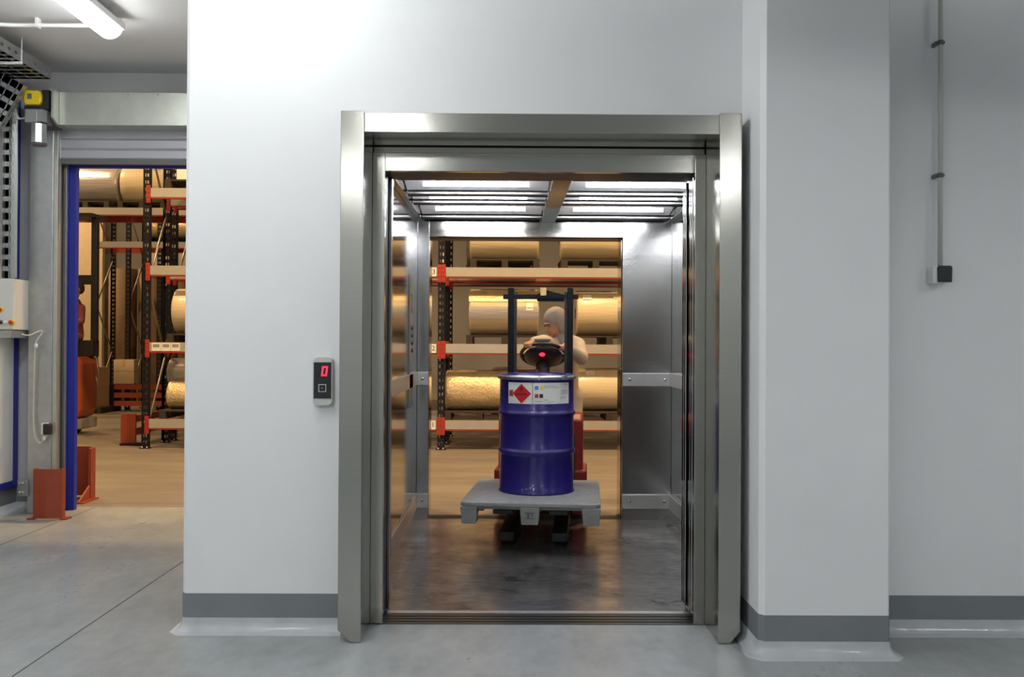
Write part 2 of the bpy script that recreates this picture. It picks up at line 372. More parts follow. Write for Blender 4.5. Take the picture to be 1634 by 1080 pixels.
b = WB(); b.box(CX0, -0.65, CY1, CY1+0.04, -0.05, CZ+0.12); b.build('rear_panel', 'steel_car', t, 0.003)
b = WB(); b.box(1.016, CX1, CY1, CY1+0.04, -0.05, CZ+0.12); b.build('rear_panel', 'steel_car', t, 0.003)
b = WB(); b.box(-0.65, 1.016, CY1+0.004, CY1+0.044, ZT, CZ+0.12); b.build('rear_header', 'steel', t, 0.002)
for z0, z1, nm in ((1.15, 1.262, 'bumper_rail'), (0.1, 0.22, 'kick_rail')):
    for x0, x1, y0, y1 in ((CX0, -0.652, CY1-0.025, CY1), (1.018, CX1, CY1-0.025, CY1), (CX1-0.025, CX1, 5.47, CY1-0.025), (CX0, CX0+0.012, 5.42, CY1-0.025)):
        b = WB(); b.box(x0, x1, y0, y1, z0, z1); r = b.build(nm, 'steel_rail', t, 0.003)
        if y0 > 7:
            for xx in ((x0+x1)/2,) if x1-x0 < 0.2 else (x0+0.06, x1-0.06):
                s = WB(); s.lathe([(0, y0-0.003), (0.012, y0-0.003), (0.013, y0)], 12, (xx, 0, (z0+z1)/2), 'y'); s.build('screw', 'steel', r)
for x0, x1, y0, y1 in ((1.018, CX1, CY1-0.012, CY1), (CX1-0.012, CX1, 5.47, CY1-0.012), (CX0, -0.652, CY1-0.012, CY1), (CX0, CX0+0.008, 5.42, CY1-0.012)):
    b = WB(); b.box(x0, x1, y0, y1, 0.0, 0.1); b.build('kick_plate', 'steel_car', t)
# ceiling: dark carrier frame, white panels lit by tubes
b = WB(); b.box(CX0, CX1, 5.42, CY1, CZ+0.09, CZ+0.12); b.build('ceiling_board', 'white_plastic', t)
for x0, x1 in ((CX0, CX0+0.045), (0.31, 0.43), (CX1-0.05, CX1)):
    b = WB(); b.box(x0, x1, 5.42, CY1, CZ-0.012, CZ+0.05); b.build('ceiling_bar', 'steel_mirror', t, 0.003)
ys = [5.44, 6.1, 6.77, 7.19, 8.0]
for x0, x1 in ((CX0+0.05, 0.305), (0.435, CX1-0.055)):
    for a, c in zip(ys[:-1], ys[1:]):
        d = MB(); d.world = True; n = 12; vs_ = []; fs = []
        prof = [(a+0.012+(c-a-0.09)*i/n, CZ+0.03+0.04*math.sin(PI*i/n)) for i in range(n+1)]
        for y, z in prof: vs_ += [(x0, y, z), (x1, y, z)]
        d.add(vs_, [(2*i, 2*i+1, 2*i+3, 2*i+2) for i in range(n)], True); lp = d.build('light_panel', 'car_light', t)
        s = WB(); xm = (x0+x1)/2; s.tube([(xm-0.36, (a+c)/2-0.04, CZ+0.022), (xm+0.36, (a+c)/2-0.04, CZ+0.022)], 0.016, 10); s.build('tube', 'car_tube', lp)
        s = WB(); s.box(x0, x1, c-0.075, c-0.012, CZ+0.004, CZ+0.016); s.build('reflector_lip', 'steel_rail', t)
        s = WB(); s.box(x0, x1, c-0.012, c+0.012, CZ-0.004, CZ+0.03); s.build('cross_bar', 'dark_metal', t)
# operating panel on the left wall
b = WB(); b.box(CX0, CX0+0.012, 7.35, 7.62, 1.0, 2.05); cp = b.build('operating_panel', 'steel_v', t, 0.003)
for i in range(4):
    s = WB(); s.lathe([(0, CX0+0.02), (0.016, CX0+0.02), (0.018, CX0+0.012)], 12, (0, 7.5, 1.45+0.06*i), 'x'); s.build('button', 'black_gloss', cp)
s = WB(); s.box(CX0+0.012, CX0+0.014, 7.42, 7.56, 1.75, 1.9); s.build('display', 'black_gloss', cp)
# rear landing frame and sill
t = thing('landing_frame', 'narrow dark steel frame of the rear elevator doorway to the warehouse', 'door frame', (0.19, 8.3, 0))
for x0, x1 in ((-0.70, -0.652), (1.016, 1.06)):
    b = WB(); b.box(x0, x1, 8.2, 8.44, 0.0, ZT+0.04); b.build('jamb', 'steel_mirror', t, 0.003)
b = WB(); b.box(-0.7, 1.07, 8.2, 8.44, ZT, ZT+0.1); b.build('lintel', 'dark_metal', t)
b = WB(); b.box(-0.66, 1.03, 8.11, 8.3, -0.05, -0.001); so = b.build('sill', 'dark_metal', t)
for y in (8.12, 8.17, 8.22):
    s = WB(); s.box(-0.64, 1.01, y, y+0.022, -0.001, 0.003); s.build('sill_rib', 'steel_dark', so)

# ------------------------------------------------------------------ call station on the wall
t = thing('call_station', 'slim elevator call station with red floor digit on the white wall', 'control panel', (-0.941, WALL_Y, 1.306))
def stadium(w_, h, r, n=6):
    return [(sx*(w_/2-r)+r*math.cos(a+q), sz*(h/2-r)+r*math.sin(a+q)) for sx, sz, q in ((1, 1, 0), (-1, 1, PI/2), (-1, -1, PI), (1, -1, 3*PI/2)) for a in [PI/2*i/n for i in range(n+1)]]
MB().prism(stadium(0.104, 0.256, 0.028), 'y', -0.034, 0).build('body', 'pipe_grey', t, 0.005)
MB().prism([(x*0.9, z) for x, z in [(-0.05, -0.088), (0.05, -0.088), (0.05, 0.1), (-0.05, 0.1)]], 'y', -0.038, -0.034).build('face_plate', 'dark_metal', t, 0.001)
MB().box(-0.046, 0.046, -0.04, -0.034, 0.098, 0.103).build('trim_line', 'steel_rail', t)
w_ = MB().box(-0.03, 0.03, -0.0395, -0.038, 0.027, 0.074).build('display_window', 'black_gloss', t)
d = MB(); sk = 0.12
def seg(x0, x1, z0, z1):
    d.prism([(x0+z0*sk, z0), (x1+z0*sk, z0), (x1+z1*sk, z1), (x0+z1*sk, z1)], 'y', -0.0405, -0.0395)
zb, zt, xl, xr, th = 0.027, 0.078, -0.010, 0.020, 0.0085
seg(xl, xl+th, zb, zt); seg(xr-th, xr, zb, zt); seg(xl, xr, zb, zb+th); seg(xl, xr, zt-th, zt)
d.build('digit_zero', 'led_red', w_)
b = MB(); b.box(-0.02, 0.02, -0.0395, -0.038, -0.055, -0.015); bt = b.build('call_button', 'steel_rail', t)
MB().box(-0.016, 0.016, -0.041, -0.0395, -0.051, -0.019).build('button_cap', 'black_gloss', bt)
MB().box(-0.005, 0.005, -0.0418, -0.041, -0.041, -0.03).build('button_mark', 'clip_dark', bt)

# ------------------------------------------------------------------ pipe with switch on the right wall
t = thing('wall_switch', 'black-fronted switch box at the foot of a grey conduit on the wall', 'switch', (2.262, WALL_Y, 1.875))
b = MB(); b.box(-0.047, 0.03, -0.07, 0, -0.046, 0.044); b.build('switch_body', 'white_plastic', t, 0.004)
b = MB(); b.prism([(-0.025, -0.04), (0.045, -0.04), (0.047, 0.035), (0.04, 0.045), (-0.02, 0.045), (-0.027, 0.035)], 'y', -0.084, -0.06); b.build('switch_cover', 'black', t, 0.003)
t = thing('wall_conduit', 'thin grey conduit running up the wall beside the pillar', 'conduit', (2.257, 4.85, 1.92))
b = WB(); b.tube([(2.257, 4.855, 1.92), (2.257, 4.855, CEIL)], 0.0125, 12); b.build('pipe', 'pipe_grey', t)
for z in (2.39, 3.08):
    b = WB(); b.tube([(2.257, 4.855, z-0.012), (2.257, 4.855, z+0.012)], 0.0145, 12); b.box(2.235, 2.25, 4.86, 4.91, z-0.01, z+0.01); b.box(2.268, 2.276, 4.845, 4.865, z-0.006, z+0.006); b.build('clip', 'clip_dark', t)

# ------------------------------------------------------------------ drum on plastic pallet, pushed by the stacker
RZ = -math.radians(5.1); PB = Vector((0.187, 6.67, 0))     # pallet front centre, axes rotated
fw = Vector((math.sin(-RZ), math.cos(RZ), 0))
PZ = 0.376
t = thing('plastic_pallet', 'grey plastic pallet raised off the elevator floor under the drum', 'pallet', PB + Vector((0, 0, PZ-0.155)), RZ)
b = MB(); c = 0.03
b.prism([(-0.5+c, 0), (0.5-c, 0), (0.5, c), (0.5, 1.2-c), (0.5-c, 1.2), (-0.5+c, 1.2), (-0.5, 1.2-c), (-0.5, c)], 'z', 0.125, 0.155); b.build('deck', 'pallet_plastic', t, 0.006)
b = MB(); b.box(-0.47, 0.47, 0.03, 1.17, 0.105, 0.126); b.build('under_deck', 'pallet_plastic', t)
for ix, (x0, x1) in enumerate(((-0.5, -0.375), (-0.075, 0.07), (0.365, 0.5))):
    for iy, (y0, y1) in enumerate(((0, 0.13), (0.53, 0.68), (1.07, 1.2))):
        b = MB(); g = 0.012
        b.add([(x0+g, y0+g*.4, 0), (x1-g, y0+g*.4, 0), (x1-g, y1-g, 0), (x0+g, y1-g, 0), (x0, y0, 0.127), (x1, y0, 0.127), (x1, y1, 0.127), (x0, y1, 0.127)], [(0, 3, 2, 1), (4, 5, 6, 7), (0, 1, 5, 4), (1, 2, 6, 5), (2, 3, 7, 6), (3, 0, 4, 7)])
        fo = b.build('foot', 'pallet_plastic', t, 0.008)
        if ix == 1 and iy == 0:
            e = MB(); e.box(-0.04, 0.035, -0.001, 0.006, 0.045, 0.05); e.box(-0.04, 0.035, -0.001, 0.006, 0.085, 0.09); e.box(-0.02, -0.005, -0.001, 0.006, 0.05, 0.085); e.box(0.012, 0.02, -0.001, 0.006, 0.06, 0.085); e.build('embossed_mark', 'clip_dark', fo)
DC = Vector((0.253, 7.29, PZ))
t = thing('steel_drum', 'blue steel drum with hazard label and clamp ring on the grey pallet', 'drum', DC)
RD = 0.286
def hoop(z): return [(RD, z-0.028), (RD+0.004, z-0.02), (RD+0.012, z-0.008), (RD+0.014, z), (RD+0.012, z+0.008), (RD+0.004, z+0.02), (RD, z+0.028)]
prof = [(0.02, 0.012), (RD-0.02, 0.012), (RD-0.012, 0.0), (RD+0.006, 0.0), (RD+0.008, 0.012), (RD, 0.022)] + hoop(0.315) + hoop(0.605) + [(RD, 0.85), (RD+0.004, 0.858), (RD+0.004, 0.87)]
b = MB(); b.lathe(prof, 64); b.build('drum_body', 'drum_blue', t)
b = MB(); b.lathe([(0.0, 0.878), (RD-0.035, 0.878), (RD-0.03, 0.884), (RD-0.022, 0.9), (RD-0.002, 0.903), (RD+0.006, 0.895), (RD+0.006, 0.872)], 64); b.build('lid', 'drum_blue', t)
b = MB(); b.lathe([(RD+0.003, 0.895), (RD+0.016, 0.892), (RD+0.02, 0.878), (RD+0.016, 0.864), (RD+0.003, 0.861)], 64); ring = b.build('clamp_ring', 'ring_zinc', t)
def cyl(u, z, r): a = -PI/2 + u; return Vector((r*math.cos(a), r*math.sin(a), z))
b = MB(); b.tube([cyl(math.radians(a), 0.879+0.007*math.sin(a), RD+0.026) for a in range(38, 62, 3)], 0.009, 8); b.box(0.18, 0.215, -0.255, -0.225, 0.862, 0.897, Matrix.Rotation(0.75, 3, 'Z')); b.build('lever_latch', 'ring_zinc', ring, 0.003)
b = MB(); q = cyl(math.radians(1), 0.878, RD+0.02); b.box(q.x-0.004, q.x+0.004, q.y-0.004, q.y+0.004, 0.862, 0.895); b.build('ring_seam', 'steel_rail', ring)
def curved(poly_fn, name, m, parent, r, n=None):
    o = MB(); vs_, fs = poly_fn(); o.add([cyl(u, z, r) for u, z in vs_], fs, False); return o.build(name, m, parent)
def rect(u0, u1, z0, z1, n=8):
    def fn():
        vs_ = []; fs = []
        for i in range(n+1): u = u0+(u1-u0)*i/n; vs_ += [(u, z0), (u, z1)]
        for i in range(n): fs.append((2*i, 2*i+2, 2*i+3, 2*i+1))
        return vs_, fs
    return fn
def diamond(u, z, hu, hz, n=8):
    def fn():
        vs_ = []; fs = []
        for i in range(n+1):
            k = -1+2*i/n; vs_ += [(u+hu*k, z-hz*(1-abs(k))), (u+hu*k, z+hz*(1-abs(k)))]
        for i in range(n): fs.append((2*i, 2*i+2, 2*i+3, 2*i+1))
        return vs_, fs
    return fn
rad = math.radians
Z0, Z1 = 0.683, 0.842          # label band above the drum base
def zz(t_): return Z1 - (Z1-Z0)*t_
lab = curved(rect(rad(-50), rad(-8.6), Z0, Z1, 16), 'hazard_label', 'paper', t, RD+0.0015)
curved(diamond(rad(-25.5), zz(0.52), rad(15.2), 0.074), 'hazard_diamond', 'print_red', lab, RD+0.0025)
def flame():
    pts = [(-2.6, 0.34), (-2.9, 0.27), (-1.6, 0.2), (-1.3, 0.24), (0, 0.12), (0.8, 0.2), (1.5, 0.18), (2.6, 0.27), (2.3, 0.34), (0, 0.37)]
    return [(rad(-25.5+a), zz(c_)) for a, c_ in pts], [tuple(range(len(pts)))]
curved(flame, 'flame_symbol', 'print_darkred', lab, RD+0.0032)
curved(rect(rad(-34), rad(-17), zz(0.58), zz(0.52)), 'hazard_lettering', 'print_darkred', lab, RD+0.0032)
curved(rect(rad(-28), rad(-23), zz(0.41), zz(0.385)), 'flame_base_line', 'print_darkred', lab, RD+0.0032)
sq = curved(rect(rad(-48), rad(-40), zz(0.66), zz(0.36)), 'harmful_square', 'print_orange', lab, RD+0.0025)
def xs(s_):
    def fn():
        u, z, hu, hz = rad(-44), zz(0.51), rad(3), 0.018; w2 = rad(0.9)
        return [(u-hu, z-s_*hz), (u-hu+w2, z-s_*hz), (u+hu, z+s_*hz), (u+hu-w2, z+s_*hz)], [(0, 1, 2, 3)]
    return fn
curved(xs(1), 'cross_stroke', 'print_black', sq, RD+0.0032); curved(xs(-1), 'cross_stroke', 'print_black', sq, RD+0.0032)
lab = curved(rect(rad(-7.9), rad(55), Z0, Z1, 22), 'product_label', 'paper', t, RD+0.0015)
for a0, a1, t0, t1, m in ((-5, 0.5, 0.15, 0.33, 'print_blue'), (3, 8, 0.15, 0.33, 'print_yellow'), (-5, 0.5, 0.53, 0.71, 'print_brick'), (2, 7.3, 0.53, 0.71, 'print_black')):
    curved(rect(rad(a0), rad(a1), zz(t1), zz(t0)), 'colour_square', m, lab, RD+0.0025)
for a0, a1, t0, th in ((9, 27, 0.14, 0.025), (9, 32, 0.21, 0.03), (-5, 5.5, 0.86, 0.03), (8.5, 14.5, 0.79, 0.025), (14, 26, 0.89, 0.02), (14, 22, 0.945, 0.015), (30, 34, 0.95, 0.015), (44, 53, 0.08, 0.02), (38, 52, 0.36, 0.04), (38, 52, 0.43, 0.03), (37, 52, 0.49, 0.03), (37, 52, 0.54, 0.02), (36, 49, 0.66, 0.02), (36, 48, 0.71, 0.02), (36, 46, 0.76, 0.015)):
    for j in range(int((a1-a0)/2.2)+1):
        u0 = a0+j*2.2; u1 = min(a1, u0+1.7)
        if u1-u0 > 0.3: curved(rect(rad(u0), rad(u1), zz(t0+th), zz(t0), 1), 'print_mark', 'print_grey', lab, RD+0.0025)

# stacker truck behind the pallet
TB = PB + fw*1.3
t = thing('pallet_stacker', 'dark red ride-on pallet stacker with black mast carrying the drum', 'forklift', TB, RZ)
for sx in (-1, 1):
    b = MB(); x = sx*0.252; b.box(x-0.024, x+0.024, 0.0, 0.1, 0.06, 1.985); b.build('mast_upright', 'mast_black', t, 0.004)
    b = MB(); b.box(sx*0.252-0.012-sx*0.036, sx*0.252+0.012-sx*0.036, 0.02, 0.08, 0.06, 1.95); b.build('mast_channel', 'dark_metal', t)
    b = MB(); b.box(sx*0.2-0.07, sx*0.2+0.07, -1.25, 0.0, PZ-0.06-0.03, PZ-0.055); b.build('fork', 'black', t, 0.006)
    b = MB(); b.box(sx*0.2-0.06, sx*0.2+0.06, -0.95, 0.1, 0.03, 0.1); leg = b.build('support_leg', 'black', t, 0.01)
    MB().lathe([(0, sx*0.2-0.04), (0.042, sx*0.2-0.04), (0.042, sx*0.2+0.04), (0, sx*0.2+0.04)], 16, (0, -0.85, 0.042), 'x').build('load_wheel', 'rubber', leg)
b = MB(); b.box(-0.32, 0.32, 0.02, 0.07, 1.89, 1.93); b.build('mast_crossbar', 'mast_black', t, 0.004)
b = MB(); b.prism([(-0.03, 1.87), (0.2, 1.87), (0.2, 1.93), (0.13, 1.945), (0.06, 1.965), (0.0, 1.95), (-0.03, 1.93)], 'y', 0.03, 0.06); b.build('cross_plate', 'mast_black', t, 0.003)
b = MB(); b.box(-0.28, 0.28, 0.02, 0.09, 0.5, 0.58); b.build('mast_tie', 'rack_dark', t)
b = MB(); b.box(-0.3, 0.3, -0.04, 0.0, PZ-0.06, 0.75); b.build('fork_carriage', 'black', t, 0.005)
b = MB(); b.tube([(0, 0.06, 0.1), (0, 0.06, 1.1)], 0.03, 12); b.build('lift_cylinder', 'steel_rail', t)
b = MB(); b.prism([(0.14, 0.08), (0.14, 0.86), (0.22, 0.9), (0.55, 0.9), (0.62, 0.8), (0.62, 0.08)], 'x', -0.365, 0.365); body = b.build('body', 'truck_red', t, 0.025, 3)
b = MB(); b.box(-0.4, 0.4, 0.12, 0.64, 0.05, 0.43); b.build('skirt', 'truck_red', t, 0.02)
b = MB(); b.box(-0.37, 0.37, 0.62, 1.15, 0.09, 0.15); b.build('rider_platform', 'dark_metal', t, 0.01)
for x in (-0.3, 0.3): MB().lathe([(0, x-0.04), (0.06, x-0.04), (0.06, x+0.04), (0, x+0.04)], 20, (0, 0.9, 0.06), 'x').build('castor_wheel', 'rubber', t)
# steering head
b = MB(); b.tube([(0.0, 0.45, 0.88), (0.0, 0.5, 1.12), (0.0, 0.5, 1.36)], [0.09, 0.07, 0.06], 14); b.build('steering_column', 'black', t)
tilt = Matrix.Rotation(math.radians(-32), 3, 'X'); sc0 = Vector((0.005, 0.5, 1.41))
def onw(p): return sc0 + tilt @ Vector(p)
b = MB(); b.tube([onw((0.2*math.cos(a), 0.19*math.sin(a), 0)) for a in [2*PI*i/32 for i in range(33)]], 0.016, 10, False); wheel = b.build('steering_wheel', 'black', t)
b = MB(); 
for a in (PI*0.02, PI*0.98, PI*1.5): b.tube([onw((0, 0, -0.01)), onw((0.2*math.cos(a), 0.19*math.sin(a), 0))], 0.014, 8)
b.build('wheel_spokes', 'black', wheel)
b = MB(); bowl = [(0.015, -0.085), (0.07, -0.08), (0.13, -0.062), (0.172, -0.03), (0.175, -0.015), (0.1, -0.005), (0.0, 0.0)]
b.lathe(bowl, 28); b.v = [onw(v) for v in b.v]; hd = b.build('steering_head', 'dark_metal', t)
b = MB(); b.box(-0.055, 0.055, 0.4, 0.47, 1.45, 1.53); b.build('control_display', 'motor_grey', hd, 0.01)
b = MB(); b.box(-0.07, 0.07, 0.38, 0.47, 1.53, 1.555); b.build('display_hood', 'clip_dark', hd, 0.008)
b = MB(); b.sphere((0.0, 0.36, 1.415), (0.026, 0.02, 0.017), 12); b.build('indicator_light', 'led_red', hd)
b = MB(); b.box(0.0, 0.05, 0.005, 0.018, 1.92, 1.985); tagp = b.build('paper_tag', 'tag_yellow', t)

# ------------------------------------------------------------------ driver
def blend(o, vox, it=6, fac=0.5):
    r = o.modifiers.new('remesh', 'REMESH'); r.mode = 'VOXEL'; r.voxel_size = vox; r.use_smooth_shade = True
    s_ = o.modifiers.new('smooth', 'SMOOTH'); s_.iterations = it; s_.factor = fac
    return o
PX = Vector((0.56, 9.12, 0.15))
per = thing('person', 'person in pale hooded coverall leaning over the stacker steering wheel', 'person', PX)
HC = Vector((0.475, 9.0, 1.70))                      # head centre
hr = Matrix.Rotation(math.radians(-58), 3, 'Z') @ Matrix.Rotation(math.radians(24), 3, 'X')   # face looks along -Y, turned to -X and down
def hp(x, y, z): return HC + hr @ Vector((x, y, z))
neck = Vector((0.55, 9.06, 1.555)); shR = Vector((0.45, 9.03, 1.49)); shL = Vector((0.70, 9.06, 1.49))
elR = Vector((0.37, 8.76, 1.535)); wrR = Vector((0.262, 8.5, 1.53)); elL = Vector((0.72, 8.80, 1.38)); wrL = Vector((0.55, 8.53, 1.49))
pel = Vector((0.57, 9.24, 1.02)); chest = Vector((0.555, 9.12, 1.36))
gripR = TB + Matrix.Rotation(RZ, 3, 'Z') @ onw((-0.125, -0.15, 0)); gripL = TB + Matrix.Rotation(RZ, 3, 'Z') @ onw((0.165, -0.11, 0))
b = WB()
b.sphere(hp(0, 0.012, 0.02), (0.076, 0.094, 0.108), 16, hr); b.sphere(hp(0, -0.03, -0.055), (0.058, 0.062, 0.062), 14, hr)
b.capsule(hp(0, -0.092, 0.005), hp(0, -0.108, -0.03), 0.009, 0.015, 8); b.sphere(hp(0, -0.075, -0.095), (0.026, 0.022, 0.02), 10, hr)
b.sphere(hp(0, -0.078, 0.035), (0.05, 0.02, 0.012), 10, hr)
for s_ in (-1, 1): b.sphere(hp(s_*0.078, 0.01, 0.0), (0.012, 0.022, 0.034), 8, hr)
b.capsule(neck, hp(0, 0.02, -0.06), 0.062, 0.055); b.capsule(neck, chest, 0.09, 0.11); b.capsule(chest, pel, 0.11, 0.12)
b.capsule(neck, shR, 0.05, 0.05); b.capsule(neck, shL, 0.05, 0.05)
b.capsule(shR, elR, 0.045, 0.037); b.capsule(shL, elL, 0.045, 0.037)
def hand(w0, grip, side, elb):
    d = (grip-w0).normalized(); b.capsule(elb, w0, 0.036, 0.027)
    up = Vector((0, 0, 1)); sd = d.cross(up).normalized()
    pk = grip + Vector((0, 0.012, 0.022))                       # knuckles just above the rim
    for k_ in range(4): b.capsule(w0, pk + sd*(k_-1.5)*0.021*1.0, 0.022, 0.0125, 8)
    for k_ in range(4):
        k0 = pk + sd*(k_-1.5)*0.022; ln = (0.9, 1.0, 0.97, 0.8)[k_]
        k1 = k0 + d*0.034*ln + up*0.004; k2 = k1 - up*0.03*ln + d*0.006; k3 = k2 - up*0.012 - d*0.022*ln
        b.capsule(k0, k1, 0.0105, 0.0098, 8); b.capsule(k1, k2, 0.0098, 0.009, 8); b.capsule(k2, k3, 0.009, 0.008, 8)
    th0 = w0 + (pk-w0)*0.35 + sd*side*0.026; th1 = th0 + d*0.03 + sd*side*0.018 - up*0.012; th2 = th1 + d*0.026 - up*0.018
    b.capsule(th0, th1, 0.014, 0.0115, 8); b.capsule(th1, th2, 0.0115, 0.009, 8)
hand(wrR, gripR, 1, elR); hand(wrL, gripL, -1, elL)
hipR, hipL = pel + Vector((-0.09, 0, -0.03)), pel + Vector((0.09, 0.01, -0.03))
for hp_, x in ((hipR, 0.47), (hipL, 0.68)):
    kn = Vector((x, 9.17, 0.6)); an = Vector((x, 9.2, 0.24)); b.capsule(pel, hp_, 0.1, 0.085); b.capsule(hp_, kn, 0.08, 0.055); b.capsule(kn, an, 0.054, 0.038); b.capsule(an, (x, 9.07, 0.19), 0.04, 0.035)
blend(b.build('body', 'skin', per), 0.007, 5)
c = WB()
c.capsule(neck + Vector((0, 0.02, -0.01)), chest, 0.105, 0.165); c.capsule(chest, pel, 0.165, 0.165)
c.capsule(neck, shR, 0.08, 0.082); c.capsule(neck, shL, 0.08, 0.09); c.capsule(shR, chest, 0.08, 0.12); c.capsule(shL, chest, 0.09, 0.12)
c.capsule(shR, elR, 0.078, 0.064); c.capsule(elR, elR.lerp(wrR, 0.92), 0.064, 0.047); c.capsule(shL, elL, 0.085, 0.07); c.capsule(elL, elL.lerp(wrL, 0.92), 0.068, 0.048)
for hp_, x in ((hipR, 0.47), (hipL, 0.68)):
    kn = Vector((x, 9.17, 0.6)); c.capsule(pel, hp_, 0.14, 0.125); c.capsule(hp_, kn, 0.118, 0.085); c.capsule(kn, (x, 9.2, 0.27), 0.083, 0.075)
cov = blend(c.build('coverall', 'coverall', per), 0.014, 6)
for x in (0.47, 0.68):
    h = WB(); h.capsule((x, 9.2, 0.205), (x, 9.05, 0.2), 0.05, 0.045); h.box(x-0.045, x+0.045, 9.0, 9.25, 0.152, 0.18); blend(h.build('shoe', 'black', per), 0.012, 4)
h = WB(); h.sphere(hp(0, 0.036, 0.05), (0.098, 0.12, 0.108), 20, hr); h.sphere(hp(0, 0.058, -0.03), (0.1, 0.094, 0.12), 20, hr); h.capsule(hp(0, 0.07, -0.06), neck + Vector((0, 0.05, 0.0)), 0.085, 0.1); h.capsule(hp(0, 0.05, -0.09), neck + Vector((0, 0.0, -0.01)), 0.065, 0.1)
blend(h.build('hood', 'hood', per), 0.011, 6)
for s_ in (-1, 1):
    e = WB(); e.sphere(hp(s_*0.03, -0.082, 0.018), (0.013, 0.009, 0.008), 8, hr); eo = e.build('eye', 'eye_dark', per)
    e = WB(); e.sphere(hp(s_*0.03, -0.09, 0.018), (0.006, 0.003, 0.006), 8, hr); e.build('iris', 'eye_dark', eo)
    e = WB(); e.capsule(hp(s_*0.016, -0.096, 0.038), hp(s_*0.046, -0.084, 0.04), 0.004, 0.003, 6); e.build('eyebrow', 'hair_dark', per)
e = WB(); e.capsule(hp(-0.02, -0.088, -0.062), hp(0.02, -0.088, -0.062), 0.006, 0.006, 6); e.build('lips', 'lips', per)

# ------------------------------------------------------------------ pallet racks
UPM = {}
def upright_mesh(h):
    if h in UPM: return UPM[h]
    b = MB(); W, D = 0.1, 0.07; th = 0.004
    b.box(-W/2, -W/2+th, 0, D, 0.01, h); b.box(W/2-th, W/2, 0, D, 0.01, h)       # flanges
    for x0, x1 in ((-0.05, -0.029), (-0.009, 0.009), (0.029, 0.05)): b.box(x0, x1, 0, th, 0.01, h)
    n = int(h/0.1)
    for i in range(n):
        z = i*0.1+0.01
        b.box(-0.029, -0.009, 0, th, z, z+0.055); b.box(0.009, 0.029, 0, th, z, z+0.055)
    o = b.build('upright', 'rack_dark'); me = o.data; bpy.data.objects.remove(o); UPM[h] = me; return me
def mesh_obj(name, me, parent, loc, rz=0):
    o = bpy.data.objects.new(name, me); COL.objects.link(o); o.parent = parent; o.location = loc; o.rotation_euler = (0, 0, rz); return o
def add_frame(rk, x, depth, h, y=0.0):
    mesh_obj('upright', upright_mesh(h), rk, (x, y, 0)); mesh_obj('upright', upright_mesh(h), rk, (x, y+depth, 0), PI)
    for yy in (y+0.03, y+depth-0.03):
        b = MB(); b.box(x-0.07, x+0.07, yy-0.06, yy+0.06, 0, 0.012); fp = b.build('foot_plate', 'rack_dark', rk)
        for dx in (-0.035, 0.035): MB().lathe([(0, 0.03), (0.01, 0.03), (0.011, 0.012)], 8, (x+dx, yy-0.045, 0)).build('anchor_bolt', 'steel_rail', fp)
    z = 0.25; s_ = 0; step = 1.05
    while z + step < h:
        a, c_ = (0.06, depth-0.06) if s_ == 0 else (depth-0.06, 0.06)
        b = MB(); b.tube([(x, y+a, z), (x, y+c_, z+step)], 0.018, 6); b.build('brace', 'brace', rk); z += step; s_ ^= 1
LV = [0.27, 1.357, 2.446, 3.55]       # beam undersides
HB = 0.152
def add_beam(rk, x0, x1, y, z, face=True):
    b = MB(); b.box(x0+0.06, x1-0.06, y, y+0.05, z, z+HB); bo = b.build('beam', 'rack_red', rk, 0.003)
    if face: b = MB(); b.box(x0+0.062, x1-0.062, y-0.004, y, z+0.022, z+HB); b.build('face_strip', 'beam_face', bo)
    for xx in (x0+0.03, x1-0.03):
        b = MB(); b.box(xx-0.028, xx+0.028, y-0.012, y+0.012, z-0.06, z+HB+0.04)
        for dz in (-0.03, 0.03, 0.09, 0.15): b.box(xx-0.012, xx+0.012, y-0.018, y-0.012, z+dz-0.008, z+dz+0.008)
        b.build('connector', 'rack_red', bo)
def rack(label, y, xs_, depth, h, levels, frames=None):
    rk = thing('pallet_rack', label, 'pallet rack', (0, y, 0))
    for x in xs_ + (frames or []): add_frame(rk, x, depth, h)
    for a, c_ in zip(xs_[:-1], xs_[1:]):
        for z in levels:
            add_beam(rk, a, c_, -0.012, z); add_beam(rk, a, c_, depth-0.06, z, face=(len(levels) > 2))
    return rk
Y1 = 13.4; DEP = 0.85; Y2 = 14.5
rack('dark pallet rack with pale beams and red connectors, facing the elevator', Y1, [-5.1, -0.9, 3.3], DEP, 5.6, LV)
rack('dark pallet rack standing back to back behind the one facing the elevator', Y2, [-5.1, -0.9, 3.3], 0.9, 5.6, LV)
# level signs on the front beams
for z, s_ in ((LV[2], 'F3'), (LV[1], 'F2'), (LV[0], 'F1')):
    o = thing('level_sign', 'small white rack level sign reading %s beside the red connectors' % s_, 'sign', (-1.03, Y1-0.02, z+0.085))
    MB().box(-0.09, 0.055, -0.004, 0, -0.065, 0.06).build('plate', 'paper', o)
    text_obj(s_, 0.1, 'print_black', o, (0.045, -0.005, 0), align='RIGHT')
for i in range(3):
    x = -4.94+i*0.135
    o = thing('barcode_label', 'white barcode label on the second beam, ' + ('next to the red connector', 'between the two other labels', 'farthest from the red connector')[i], 'label', (x, Y1-0.018, LV[1]+0.085), 0, 'barcode labels on the beam')
    MB().box(-0.064, 0.064, -0.003, 0, -0.055, 0.06).build('card', 'paper', o)
    for j in range(9):
        MB().box(-0.045+j*0.0105, -0.045+j*0.0105+(0.004, 0.007)[j % 2], -0.0045, -0.003, -0.005, 0.04).build('bar', 'print_black', o)

